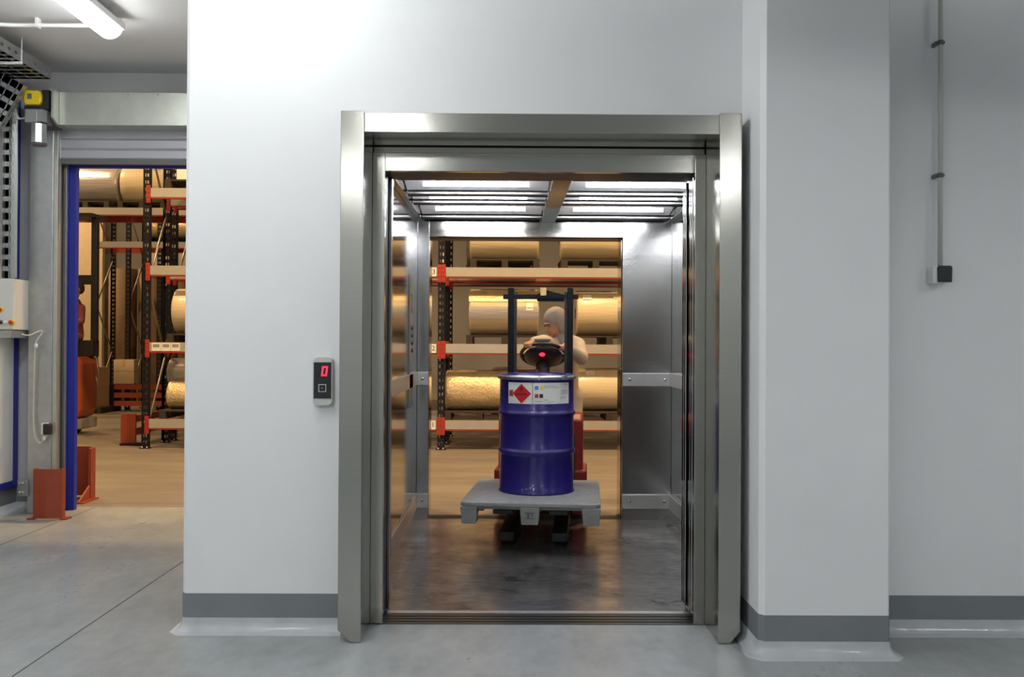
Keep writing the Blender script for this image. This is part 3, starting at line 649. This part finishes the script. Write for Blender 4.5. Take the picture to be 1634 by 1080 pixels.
# ------------------------------------------------------------------ film rolls on pallets
def pallet(xc, y0, z, w_, label, d=0.85, group='dark wooden pallets under the rolls', h=0.125):
    t = thing('wooden_pallet', label, 'pallet', (xc, y0, z), 0, group)
    for i in range(5):
        yy = d*i/5
        MB().box(-w_/2, w_/2, yy+0.01, yy+d/5-0.02, h-0.022, h).build('deck_board', 'pallet_wood', t)
    for x in (-w_/2+0.05, 0, w_/2-0.05):
        MB().box(x-0.045, x+0.045, 0.01, d-0.02, 0.02, h-0.022).build('stringer', 'pallet_wood', t)
        MB().box(x-0.05, x+0.05, 0.01, d-0.02, 0, 0.02).build('bottom_board', 'pallet_wood', t)
    return t
def roll(x0, x1, yc, z, dia, m, label, group='plastic-wrapped film rolls', sticker=None, lump=0.006, axis='x'):
    xc = (x0+x1)/2; t = thing('film_roll', label, 'film roll', (xc, yc, z), 0, group); r = dia/2; L_ = (x1-x0)/2
    b = MB(); n = 40; prof = [(r*0.25, -L_), (r*0.9, -L_), (r*0.985, -L_+0.012)] + [(r, -L_+0.03+(2*L_-0.06)*i/8) for i in range(9)] + [(r*0.985, L_-0.012), (r*0.9, L_), (r*0.25, L_)]
    b.lathe(prof, n, (0, 0, r), 'x')
    rn = random.Random(int(abs(x0*1000+z*77)))
    ph = [rn.uniform(0, 6) for _ in range(4)]
    for v in b.v:
        a = math.atan2(v.z-r, v.y); k_ = 1 + lump*(math.sin(3*a+ph[0]+v.x*5) + 0.6*math.sin(7*a+ph[1]-v.x*9))
        if v.z > 0.03*r: v.y *= k_; v.z = r+(v.z-r)*k_
        v.z = max(v.z, 0.0)
    b.build('wrap', m, t)
    b = MB(); b.lathe([(r*0.25, -L_-0.004), (r*0.25, L_+0.004), (r*0.2, L_+0.004), (r*0.2, -L_-0.004), (r*0.25, -L_-0.004)], 20, (0, 0, r), 'x', smooth=False); b.build('core_tube', 'core_brown', t)
    if sticker:
        for sx, sa, w2, h2 in sticker:
            b = MB(); vs_ = []
            for i in range(5):
                a = PI + math.radians(sa) - h2/r*i/4
                for xx in (sx-w2/2, sx+w2/2): vs_.append((xx, (r*1.03)*math.cos(a), r+(r*1.03)*math.sin(a)))
            b.add(vs_, [(2*i, 2*i+1, 2*i+3, 2*i+2) for i in range(4)]); so_ = b.build('sticker', 'paper', t)
            b = MB(); a = PI+math.radians(sa)-h2/r*0.25; a2 = a-h2/r*0.12; p = lambda q, xx: (xx, r*1.034*math.cos(q), r+r*1.034*math.sin(q))
            b.add([p(a, sx-w2*0.4), p(a, sx+w2*0.4), p(a2, sx+w2*0.4), p(a2, sx-w2*0.4)], [(0, 1, 2, 3)]); b.build('print_line', 'print_grey', so_)
    return t
def roll_band(t, r, L_, a0, a1, m, name):
    b = MB(); vs_ = []; n = 14; rr = r*1.022
    for i in range(n+1):
        a = math.radians(180-a0-(a1-a0)*i/n)
        for j in range(13): x = -L_+2*L_*j/12; vs_.append((x, rr*math.cos(a), r+rr*math.sin(a)))
    b.add(vs_, [(i*13+j, i*13+j+1, (i+1)*13+j+1, (i+1)*13+j) for i in range(n) for j in range(12)], True); return b.build(name, m, t)
def shelf(li): return LV[li]+HB
ph_ = 0.127
YC = Y1+0.40
roll(-0.51, 0.49, YC, shelf(2)+ph_, 0.66, 'film_white', 'pale wrapped roll on beam F3 directly above the silver-banded roll'); pallet(0, Y1-0.02, shelf(2), 1.0, 'dark pallet on beam F3 near the rack upright')
roll(0.80, 1.82, YC, shelf(2)+ph_, 0.66, 'film_white', 'pale wrapped roll on beam F3 farther from the rack upright'); pallet(1.3, Y1-0.02, shelf(2), 1.0, 'dark pallet on beam F3 farther from the rack upright')
tr = roll(-0.51, 0.49, YC, shelf(1)+ph_, 0.68, 'film_white', 'shiny silver-banded roll with white sticker behind the stacker mast', sticker=((0.37, -3, 0.1, 0.11),), lump=0.002); pallet(0, Y1-0.02, shelf(1), 1.1, 'dark pallet on beam F2 under the shiny silver-banded roll')
roll(1.04, 2.04, YC, shelf(1)+ph_, 0.66, 'film_white', 'smooth pale roll with two stickers on beam F2 beside the driver', sticker=((-0.35, -35, 0.12, 0.09), (0.08, -38, 0.1, 0.05)), lump=0.003); pallet(1.5, Y1-0.02, shelf(1), 1.1, 'dark pallet on beam F2 under the smooth pale roll')
roll(-0.85, 0.1, YC-0.04, shelf(0)+ph_, 0.58, 'film_gold', 'crinkled golden wrapped roll on the lowest shelf beside the drum', lump=0.012); pallet(-0.35, Y1-0.02, shelf(0), 1.0, 'dark pallet on the lowest shelf under the crinkled golden roll')
roll(1.0, 2.05, YC, shelf(0)+ph_, 0.62, 'film_white', 'pale wrapped roll on the lowest shelf behind the stacker body', sticker=((-0.28, -42, 0.12, 0.08),)); pallet(1.5, Y1-0.02, shelf(0), 1.1, 'dark pallet on the lowest shelf behind the stacker body')
roll_band(tr, 0.34, 0.505, 24, 62, 'film_gold', 'crinkled_band'); roll_band(tr, 0.34, 0.502, -18, 12, 'film_silver', 'silver_band')
# bay seen through the roller door
roll(-4.85, -3.9, Y1+0.3, shelf(0)+ph_, 0.40, 'film_gold', 'small crinkled golden roll on the lowest shelf near the red barrier', lump=0.014); pallet(-4.35, Y1-0.02, shelf(0), 1.1, 'dark pallet on the lowest shelf near the red barrier')
roll(-4.95, -3.9, Y1+0.62, shelf(0)+ph_+0.29, 0.44, 'film_grey', 'dull grey roll resting behind the small golden roll')
roll(-4.78, -3.8, YC, shelf(1)+ph_, 0.66, 'film_white', 'pale wrapped roll on the shelf with the barcode labels'); pallet(-4.3, Y1-0.02, shelf(1), 1.0, 'dark pallet on the shelf with the barcode labels')
pallet(-4.25, Y1-0.02, shelf(3), 1.2, 'dark pallet on the topmost shelf under the white carton')
t = thing('white_carton', 'white carton on the topmost pallet seen through the roller door', 'box', (-4.2, Y1+0.4, shelf(3)+ph_))
MB().box(-0.5, 0.5, -0.35, 0.4, 0, 0.7).build('carton_body', 'paper', t, 0.01); MB().box(-0.5, 0.5, -0.354, -0.35, 0.3, 0.34).build('tape', 'cardboard', t)
# second row rolls added as filler, their grey picked to stand for shade
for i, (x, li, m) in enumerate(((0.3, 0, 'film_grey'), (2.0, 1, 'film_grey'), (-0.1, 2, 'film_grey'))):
    roll(x-0.5, x+0.5, Y2+0.45, shelf(li)+ph_, 0.6, m, 'roll added on the second row, coloured grey for the shade behind the near rack', 'rolls on the second row'); pallet(x, Y2-0.02, shelf(li), 1.0, 'dark pallet stored on the second row behind the near rack', group='second row pallets')
for x in (-3.0, -1.7, -0.2, 1.0, 2.2):  # unseen loads added up high to keep lamp light off the space behind
    for yy, w_ in ((Y1, 'front of'), (Y2, 'back of')):
        pallet(x, yy-0.02, shelf(3), 1.0, 'unseen dark pallet added on the fourth shelf to block light, %s the double rack' % w_, group='fourth shelf pallets')
        roll(x-0.5, x+0.5, yy+0.42, shelf(3)+ph_, 0.8, 'film_white', 'unseen wide pale roll added on the fourth shelf to block light, %s the double rack' % w_, 'fourth shelf rolls')
# bridge over the passage behind
Y3 = 17.4; Z3 = 3.84
rack('tall rack bridging the passage with one high shelf of rolls', Y3, [-10.2, -3.6], 1.0, 6.0, [Z3])
for x0, x1, d_, lb in ((-8.3, -7.22, 0.72, 'grey-banded wrapped roll on the bridge shelf, first along the passage'), (-7.17, -6.28, 0.74, 'smooth pale roll on the bridge shelf with a printed square'), (-6.2, -5.3, 0.7, 'pale roll on the bridge shelf beyond the rack frame')):
    roll(x0, x1, Y3+0.45, Z3+HB+0.125, d_, 'film_silver' if d_ == 0.72 else 'film_white', lb, 'rolls on the bridge shelf', sticker=((0.2, -40, 0.13, 0.1),) if d_ == 0.74 else None)
    pallet((x0+x1)/2, Y3, Z3+HB, 0.88, 'dark pallet on the bridge shelf under the ' + lb.split(' on ')[0] + (' beyond the frame' if d_ == 0.7 else ''), 0.95, 'bridge pallets')
# far row
Y4 = 21.0
rack('far dark rack with crossed braces beyond the bridge shelf', Y4, [-9.12, -4.9], 1.0, 6.0, [3.6, 4.9], [-8.4, -7.7])
for x0, lb in ((-8.1, 'nearer the passage'), (-6.8, 'farther from the passage')):
    pallet(x0+0.6, Y4, 3.6+HB, 1.1, 'far dark pallet on the shelf beyond the bridge, ' + lb, 0.95, 'far pallets')
    roll(x0, x0+1.2, Y4+0.45, 3.6+HB+0.127, 0.5, 'film_gold', 'far crinkled roll on the shelf beyond the bridge, ' + lb, 'far rolls')
for i in range(7):
    x = -9.35+i*0.72; r = 0.33
    t = thing('standing_roll', 'tall brown paper roll standing on end behind the far rack', 'paper roll', (x, 23.1, 0), 0, 'standing brown rolls')
    MB().lathe([(0.06, 0), (r, 0), (r, 3.3), (0.06, 3.3)], 24).build('paper_wrap', 'kraft', t); MB().lathe([(0.06, -0.0), (0.06, 3.32), (0.045, 3.32), (0.045, 0.0)], 12).build('core_tube', 'core_brown', t)
# cartons and low red barrier in front of the far row
def carton(name, label, x0, x1, y0, y1, z0, z1, m, rz=0):
    t = thing(name, label, 'box', ((x0+x1)/2, (y0+y1)/2, z0), rz); w_, d_, h = (x1-x0)/2, (y1-y0)/2, z1-z0
    MB().box(-w_, w_, -d_, d_, 0, h).build('carton_body', m, t, 0.006)
    MB().box(-0.03, 0.03, -d_-0.003, d_+0.003, h-0.15, h+0.003).build('packing_tape', 'light_wood', t)
    MB().box(-w_-0.002, w_+0.002, -d_-0.003, d_, h*0.52, h*0.52+0.012).build('fold_line', 'cardboard', t); return t
pl = pallet(-9.0, 19.95, 0, 0.95, 'pale low pallet on the floor under the tall carton', 0.8, 'floor pallets')
carton('cardboard_box', 'tall brown carton on the pale low pallet beyond the passage', -9.1, -8.6, 20.0, 20.5, 0.127, 0.98, 'cardboard', -0.12)
t = thing('low_barrier', 'low stacked red rails on the floor beyond the rack end', 'barrier', (-8.0, 20.6, 0))
for z in (0.12, 0.3, 0.48): MB().box(-0.6, 0.9, -0.04, 0.04, z, z+0.11).build('rail', 'guard_red', t, 0.004)
for x in (-0.55, 0.8): MB().box(x-0.05, x+0.05, -0.05, 0.35, 0, 0.6).build('stand', 'rack_dark', t)
carton('cardboard_box', 'pale square carton leaning on top of the low red rails', -8.55, -8.12, 20.62, 20.95, 0.6, 1.13, 'cardboard_pale', 0.1)
# rack end barrier
t = thing('end_barrier', 'red steel end barrier guarding the near rack by the passage', 'barrier', (-5.5, 13.85, 0))
MB().box(-0.12, 0.1, -0.02, 0.02, 0.03, 0.46).build('end_plate', 'guard_red', t, 0.004)
MB().box(-0.1, 0.2, -0.1, 0.1, 0.0, 0.03).build('base_plate', 'rack_dark', t)
for z in (0.14, 0.33): MB().box(0.02, 0.08, 0.02, 1.6, z, z+0.1).build('rail', 'guard_red', t, 0.004)
MB().box(-0.05, 0.15, 1.5, 1.6, 0, 0.45).build('stand', 'guard_red', t)

# ------------------------------------------------------------------ reach truck seen through the roller door
t = thing('reach_truck', 'orange-red reach truck with dark cab frame beyond the roller door', 'forklift', (-7.42, 15.4, 0))
b = MB(); b.prism([(-0.75, 0.26), (0.46, 0.26), (0.52, 0.4), (0.53, 1.15), (0.48, 1.27), (-0.75, 1.27)], 'y', 0.0, 0.62); b.build('body', 'truck_orange', t, 0.05, 3)
b = MB(); b.box(-0.75, 0.52, 0.02, 0.62, 0.08, 0.25); b.build('chassis', 'truck_grey', t, 0.02)
for x in (-0.5, 0.35): MB().lathe([(0, 0.1), (0.1, 0.1), (0.1, 0.2), (0, 0.2)], 20, (x, 0, 0.1), 'y').build('wheel', 'rubber', t)
b = MB(); b.box(-0.75, 0.54, 0.35, 0.62, 1.27, 1.54); b.build('dashboard', 'black', t, 0.01)
b = MB(); b.box(0.44, 0.54, 0.5, 0.6, 1.5, 3.6); b.build('cab_post', 'black', t, 0.006)
b = MB(); b.box(-0.75, 0.44, 0.52, 0.58, 2.48, 2.64); b.build('cab_crossbar', 'black', t, 0.006)
b = MB(); b.box(-0.75, 0.54, 0.3, 0.9, 3.6, 3.66); b.build('cab_roof', 'black', t)
for i in range(3):
    b = MB(); b.tube([(0.63, 0.3+0.02*i, 1.25), (0.68, 0.3, 0.95), (0.66, 0.32, 0.8-0.03*i), (0.62, 0.3, 0.95)], 0.012, 6); b.build('hanging_hose', 'brace', t)
p2 = thing('person', 'person with dark hair sitting in the reach truck cab', 'person', (-7.26, 15.72, 1.1))
b = MB(); H = Vector((0.16, -0.1, 1.3))
b.sphere(H, (0.085, 0.1, 0.115), 14); b.capsule(H+Vector((0, 0.02, -0.08)), (0.0, 0.1, 1.05), 0.055, 0.07); b.capsule((0, 0.1, 1.0), (0, 0.15, 0.55), 0.14, 0.15)
b.capsule((-0.17, 0.08, 0.98), (-0.24, -0.12, 0.75), 0.055, 0.045); b.capsule((-0.24, -0.12, 0.75), (-0.12, -0.34, 0.8), 0.044, 0.032); b.capsule((0.17, 0.08, 0.98), (0.26, -0.12, 0.75), 0.055, 0.045); b.capsule((0.26, -0.12, 0.75), (0.16, -0.34, 0.78), 0.044, 0.032)
for x in (-0.12, 0.16):
    for j in range(5): b.capsule((x+(j-2)*0.018, -0.36, 0.8), (x+(j-2)*0.02, -0.41, 0.78-0.01*abs(j-2)), 0.013, 0.009, 6)
b.capsule((-0.09, 0.15, 0.5), (-0.11, -0.25, 0.5), 0.085, 0.065); b.capsule((0.09, 0.15, 0.5), (0.11, -0.25, 0.5), 0.085, 0.065); b.capsule((-0.11, -0.25, 0.5), (-0.11, -0.25, 0.42), 0.06, 0.05); b.capsule((0.11, -0.25, 0.5), (0.11, -0.25, 0.42), 0.06, 0.05)
b.capsule(H+Vector((0, -0.1, 0)), H+Vector((0, -0.112, -0.03)), 0.01, 0.015, 8)
blend(b.build('body', 'skin', p2), 0.012, 5)
b = MB(); b.capsule((0, 0.1, 1.02), (0, 0.15, 0.52), 0.16, 0.175); b.capsule((-0.17, 0.08, 0.98), (-0.24, -0.12, 0.75), 0.07, 0.06); b.capsule((0.17, 0.08, 0.98), (0.26, -0.12, 0.75), 0.07, 0.06); blend(b.build('shirt', 'shirt_dark', p2), 0.02, 6)
b = MB(); b.sphere(H+Vector((0.01, 0.025, 0.035)), (0.098, 0.105, 0.105), 14); b.sphere(H+Vector((0.05, 0.05, 0)), (0.07, 0.07, 0.1), 12); blend(b.build('hair', 'hair_dark', p2), 0.014, 4)

# ------------------------------------------------------------------ roller door and its gear (rear wall, left)
t = thing('roller_door', 'raised grey roller shutter with galvanised hood and guide rails', 'roller door', (-2.8, 8.3, 0))
for i in range(5):
    z = 3.12+i*0.09
    b = WB(); b.prism([(8.33, z), (8.322, z+0.012), (8.322, z+0.075), (8.33, z+0.088), (8.35, z+0.088), (8.35, z)], 'x', -3.93, -1.7); b.build('slat', 'shutter', t)
b = WB(); b.box(-3.94, -1.7, 8.315, 8.36, 3.075, 3.12); b.build('bottom_bar', 'clip_dark', t)
b = WB(); b.prism([(8.1, 3.37), (8.1, 3.655), (8.45, 3.68), (8.45, 3.37)], 'x', -3.84, -1.68); hood = b.build('hood', 'galv_green', t, 0.004)
b = WB(); b.prism([(8.0, 3.41), (8.0, 3.66), (8.45, 3.69), (8.45, 3.36), (8.1, 3.36)], 'x', -3.86, -3.84); b.build('hood_end_plate', 'galv_green', hood)
for i in range(9):
    x = -3.76+i*0.255; b = WB(); b.sphere((x, 8.098, 3.635), 0.008, 8); b.build('rivet', 'steel_rail', hood)
for x0, x1, y0, y1, m in ((-3.96, -3.925, 8.27, 8.31, 'galv_green'), (-3.96, -3.925, 8.315, 8.345, 'galv'), (-3.96, -3.935, 8.345, 8.40, 'rubber'), (-3.96, -3.91, 8.40, 8.44, 'galv')):  # the rubber-coloured strip paints in the shade of the rail groove
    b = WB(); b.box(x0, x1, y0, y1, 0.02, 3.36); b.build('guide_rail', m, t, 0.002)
b = WB(); b.box(-3.97, -3.91, 8.25, 8.31, 0.0, 0.02); b.build('rail_foot', 'galv', t)
t = thing('steel_door_post', 'galvanised sheet steel post beside the roller door guide', 'post', (-4.1, 8.35, 0))
b = WB(); b.box(-4.17, -3.96, 8.26, 8.44, 0.0, 3.36); b.build('post_sheet', 'galv', t, 0.006)
b = WB(); b.box(-4.21, -4.17, 8.38, 8.44, 0.0, 3.36); b.build('side_flange', 'galv', t)
b = WB(); b.box(-4.24, -4.15, 8.235, 8.26, 0.16, 0.3); br = b.build('foot_bracket', 'galv', t, 0.003)
for x in (-4.22, -4.19):
    for z in (0.19, 0.27): s = WB(); s.lathe([(0, 8.223), (0.01, 8.223), (0.01, 8.235)], 6, (x, 0, z), 'y'); s.build('bolt', 'steel_rail', br)
t = thing('blue_door_frame', 'dark blue steel frame around the roller door opening', 'door frame', (-3.9, 8.6, 0))
b = WB(); b.box(-3.965, -3.845, 8.451, 8.51, 0, 3.16); b.build('frame_post', 'blue_trim', t, 0.003)
b = WB(); b.box(-3.845, -1.75, 8.451, 8.51, 3.07, 3.16); b.build('frame_lintel', 'blue_trim', t, 0.003)
# motor
t = thing('door_motor', 'yellow gearbox with grey motor hanging beside the roller hood', 'motor', (-3.995, 8.05, 3.2))
b = WB(); b.prism([(-4.075, 3.53), (-4.060, 3.51), (-3.955, 3.51), (-3.930, 3.53), (-3.930, 3.6), (-3.950, 3.63), (-4.060, 3.635), (-4.075, 3.61)], 'y', 7.96, 8.12); g = b.build('gearbox', 'yellow', t, 0.01)
b = WB(); b.box(-4.040, -4.005, 7.955, 7.962, 3.555, 3.6); b.build('type_plate', 'clip_dark', g)
b = WB(); b.box(-3.935, -3.875, 7.99, 8.2, 3.48, 3.64); b.build('drive_housing', 'black', t)
b = WB(); b.box(-4.085, -3.895, 8.0, 8.2, 3.475, 3.51); b.build('mount_plate', 'dark_metal', t)
b = WB(); b.box(-4.070, -3.960, 7.97, 8.14, 3.36, 3.475); b.build('terminal_box', 'motor_grey', t, 0.008)
b = WB(); b.prism([(-3.960+0.0, 7.98), (-3.930, 7.98), (-3.905, 8.02), (-3.905, 8.12), (-3.960, 8.14)], 'z', 3.37, 3.475); b.build('junction_cover', 'motor_grey', t)
b = WB(); b.lathe([(0.0, 3.19), (0.055, 3.19), (0.062, 3.2), (0.062, 3.36), (0, 3.36)], 8, (-3.985, 8.05, 0), smooth=False); mo = b.build('motor_can', 'motor_silver', t)
b = WB(); b.lathe([(0.0, 3.175), (0.05, 3.175), (0.064, 3.185), (0.064, 3.2)], 20, (-3.985, 8.05, 0)); b.build('fan_cover', 'clip_dark', mo)
for i in range(3):
    b = WB(); b.tube([(-4.075, 8.05, 3.42), (-4.135-0.01*i, 8.02, 3.40), (-4.185, 8.02, 3.46+0.05*i), (-4.255, 8.03, 3.44+0.06*i)], 0.008, 6); b.build('motor_cable', 'cable', t)
# side wall panel door with blue border
t = thing('panel_door', 'white panel door with blue border on the side wall by the roller post', 'door', (-4.350, 7.5, 0.2))
b = WB(); b.box(-4.360, -4.335, 6.4, 8.34, 0.28, 3.6); b.build('leaf', 'panel_white', t)
for y0, y1, z0, z1 in ((8.34, 8.42, 0.22, 3.66), (6.32, 6.4, 0.22, 3.66), (6.4, 8.34, 0.22, 0.28), (6.4, 8.34, 3.6, 3.66)):
    b = WB(); b.box(-4.360, -4.330, y0, y1, z0, z1); b.build('border', 'blue_trim', t, 0.002)
# control cabinet
t = thing('control_cabinet', 'grey control cabinet with red and yellow buttons on the side wall', 'control box', (-4.285, 8.1, 1.6))
b = WB(); b.box(-4.370, -4.17, 8.02, 8.32, 1.605, 2.04); b.build('cabinet_body', 'box_grey', t, 0.008)
for z in (1.66, 1.98):
    b = WB(); b.box(-4.370, -4.315, 8.0, 8.02, z-0.02, z+0.02); b.build('hinge', 'clip_dark', t)
b = WB(); b.box(-4.370, -4.310, 8.005, 8.022, 1.61, 2.035); b.build('door_edge', 'panel_white', t)
def btn(x, z, r, m1, m2, nm):
    b = WB(); b.lathe([(0, 8.012), (r*1.5, 8.012), (r*1.5, 8.02)], 16, (x, 0, z), 'y'); q = b.build(nm, m1, t)
    b = WB(); b.lathe([(0, 7.985), (r*0.8, 7.985), (r, 7.992), (r*0.8, 8.012)], 16, (x, 0, z), 'y'); b.build('knob', m2, q)
btn(-4.280, 1.775, 0.016, 'yellow', 'knob_red', 'rotary_switch'); btn(-4.277, 1.668, 0.012, 'clip_dark', 'black', 'push_button'); btn(-4.235, 1.668, 0.01, 'white_plastic', 'white_plastic', 'push_button'); btn(-4.185, 1.668, 0.018, 'yellow', 'knob_red', 'emergency_stop')
b = WB(); b.box(-4.370, -4.185, 8.0, 8.3, 1.535, 1.6); b.build('cable_tray', 'galv', t, 0.004)
# cable with socket
t = thing('plug_cable', 'thin grey cable looping from the cabinet to the black socket', 'cable', (-4.100, 8.2, 0.7))
pts = [(-4.120, 8.05, 1.57), (-4.080, 8.1, 1.56), (-4.035, 8.2, 1.6), (-4.030, 8.22, 1.58), (-4.070, 8.2, 1.5), (-4.090, 8.22, 1.38), (-4.100, 8.23, 1.1), (-4.100, 8.23, 0.8), (-4.080, 8.22, 0.68), (-4.040, 8.22, 0.62), (-4.000, 8.22, 0.66), (-3.950, 8.22, 0.74)]
fine = []
for i in range(len(pts)-1):
    p0, p1, p2_, p3 = [Vector(pts[max(0, min(len(pts)-1, j))]) for j in (i-1, i, i+1, i+2)]
    for j in range(6):
        u = j/6; fine.append(0.5*((2*p1)+(-p0+p2_)*u+(2*p0-5*p1+4*p2_-p3)*u*u+(-p0+3*p1-3*p2_+p3)*u**3))
b = WB(); b.tube(fine, 0.006, 6); b.build('wire', 'cable', t)
for p in ((-4.070, 8.2, 1.47), (-4.000, 8.21, 0.665)): b = WB(); b.sphere(p, (0.016, 0.012, 0.022), 10); b.build('cable_tie', 'white_plastic', t)
t = thing('wall_socket', 'black socket on white back plate on the galvanised post', 'socket', (-3.940, 8.24, 0.75))
b = WB(); b.box(-4.020, -3.970, 8.2, 8.24, 0.70, 0.80); b.build('back_plate', 'white_plastic', t, 0.003)
b = WB(); b.box(-3.990, -3.925, 8.16, 8.22, 0.70, 0.795); b.build('socket_cover', 'black', t, 0.012)
# impact guards
t = thing('impact_guard', 'rust-red folded steel guard in front of the roller door post', 'guard', (-3.880, 8.1, 0))
b = WB(); b.prism([(-3.98, 8.05), (-3.98, 7.99), (-3.86, 7.97), (-3.735, 7.99), (-3.735, 8.05), (-3.745, 8.05), (-3.745, 8.0), (-3.86, 7.98), (-3.97, 8.0), (-3.97, 8.05)], 'z', 0.012, 0.43); b.build('shield', 'guard_red', t)
for x0, x1 in ((-4.03, -3.965), (-3.75, -3.69)):
    b = WB(); b.box(x0, x1, 7.98, 8.08, 0, 0.014); b.build('base_foot', 'guard_red', t, 0.002)
t = thing('impact_guard', 'rust-red half-round steel guard with gussets inside the warehouse', 'guard', (-4.10, 9.1, 0))
b = MB(); n = 14; vs_ = []
for i in range(n+1):
    a = PI*i/n
    for r_ in (0.155, 0.145): vs_ += [(r_*math.cos(a), -0.05+r_*1.0*math.sin(a), 0.012), (r_*math.cos(a), -0.05+r_*1.0*math.sin(a), 0.49)]
fs = []
for i in range(n):
    o_ = 4*i; q_ = o_+4
    fs += [(o_, q_, q_+1, o_+1), (o_+2, o_+3, q_+3, q_+2), (o_+1, q_+1, q_+3, o_+3), (o_, o_+2, q_+2, q_)]
b.add(vs_, fs, False); b.box(0.14, 0.165, -0.1, 0.0, 0.012, 0.49); b.box(-0.165, -0.14, -0.1, 0.0, 0.012, 0.49); b.build('shield', 'guard_red', t)
for sx in (-1, 1):
    b = MB(); b.prism([(-0.1, 0.012), (-0.1, 0.14), (-0.32, 0.02), (-0.32, 0.012)], 'x', sx*0.15-0.008, sx*0.15+0.008); b.build('gusset', 'guard_red', t)
    b = MB(); b.box(sx*0.15-0.05, sx*0.15+0.05, -0.34, 0.0, 0, 0.012); b.build('base_foot', 'guard_red', t)

# ------------------------------------------------------------------ cable trays, conduit at the ceiling
def slotted(t, L_, w_, hgt, rows=3, half=0.146):
    """perforated tray in local coords, running along +y, open upward"""
    b = MB(); th = 0.003; n = int(L_/0.1)+1
    for r_ in range(rows+1):
        x = -w_/2+w_*r_/rows; b.box(max(-w_/2, x-w_*half), min(w_/2, x+w_*half), 0, L_, 0, th)
    for i in range(n): b.box(-w_/2, w_/2, i*0.1, min(L_, i*0.1+0.06), 0, th)
    b.build('tray_base', 'galv', t)
    for sx in (-1, 1):
        b = MB(); x = sx*w_/2
        b.box(x-th/2, x+th/2, 0, L_, 0, hgt*0.38); b.box(x-th/2, x+th/2, 0, L_, hgt*0.6, hgt)
        for i in range(n): b.box(x-th/2, x+th/2, i*0.1, min(L_, i*0.1+0.06), hgt*0.38, hgt*0.6)
        b.build('tray_side', 'galv', t)
t = thing('cable_tray', 'perforated galvanised cable tray hung level below the ceiling', 'cable tray', (-4.0, 5.0, 3.72)); slotted(t, 2.95, 0.32, 0.1)
for y in (0.6, 1.7, 2.45):
    b = MB(); b.box(-0.2, 0.17, y, y+0.02, -0.02, 0.0); b.tube([(0.165, y+0.01, -0.02), (0.165, y+0.01, CEIL-3.72)], 0.005, 6); b.build('support', 'white_plastic', t)
t = thing('cable_tray', 'perforated galvanised cable tray slanting down from the level tray', 'cable tray', (-4.12, 7.86, 3.70))
t.rotation_euler = Matrix(((0.87, -0.49, 0), (0, 0, 1), (-0.49, -0.87, 0))).to_euler(); slotted(t, 0.42, 0.22, 0.07)
t = thing('cable_tray', 'narrow perforated galvanised tray running up beside the panel door', 'cable tray', (-4.255, 8.1, 2.05)); t.rotation_euler = (PI/2, 0, 0); slotted(t, 1.5, 0.075, 0.05, rows=1, half=0.42)
b = MB(); b.box(0.04, 0.062, 0, 1.5, -0.01, 0.0); b.build('tray_edge', 'steel_rail', t)
t = thing('ceiling_conduit', 'white conduit on the ceiling feeding the tube lamp', 'conduit', (-3.4, 7.04, 3.84))
b = WB(); b.tube([(-2.9, 7.04, 3.87), (-3.5, 7.04, 3.87), (-3.6, 7.03, 3.865), (-3.68, 6.98, 3.85), (-3.86, 6.8, 3.80)], 0.015, 10); b.build('pipe', 'white_plastic', t)
b = WB(); b.box(-3.51, -3.49, 7.01, 7.07, 3.85, CEIL); b.build('clip', 'white_plastic', t)

# ------------------------------------------------------------------ warehouse high bay lamps
proto = None
for x, y in ((-6.6, 10.6), (-2.6, 10.6), (1.4, 10.6), (5.4, 10.6), (-9.4, 16.1), (-12.4, 22.6)):
    if proto is None:
        proto = thing('high_bay_lamp_offscreen', 'warm high bay lamp hung from the warehouse roof over the aisle', 'lamp', (x, y, 7.2), 0, 'warehouse lamps')
        b = MB(); b.lathe([(0.26, 0.0), (0.24, 0.1), (0.14, 0.26), (0.07, 0.34), (0.07, 0.45), (0, 0.45)], 24); b.build('shade', 'galv', proto)
        b = MB(); b.lathe([(0, 0.02), (0.22, 0.02), (0.22, 0.03), (0, 0.03)], 24); b.build('lens_offscreen', 'bay_lamp', proto)
        b = MB(); b.tube([(0, 0, 0.44), (0, 0, 0.8)], 0.01, 6); b.build('hanger', 'galv', proto); o = proto
    else: o = copy_tree(proto); o.location = (x, y, 7.2)
    ld = bpy.data.lights.new('bay_light_offscreen', 'AREA'); ld.shape = 'DISK'; ld.size = 0.45; ld.color = WARM; ld.energy = P_HALL
    lo = bpy.data.objects.new('bay_light_offscreen', ld); COL.objects.link(lo); lo.parent = o; lo.location = (0, 0, 0.0)
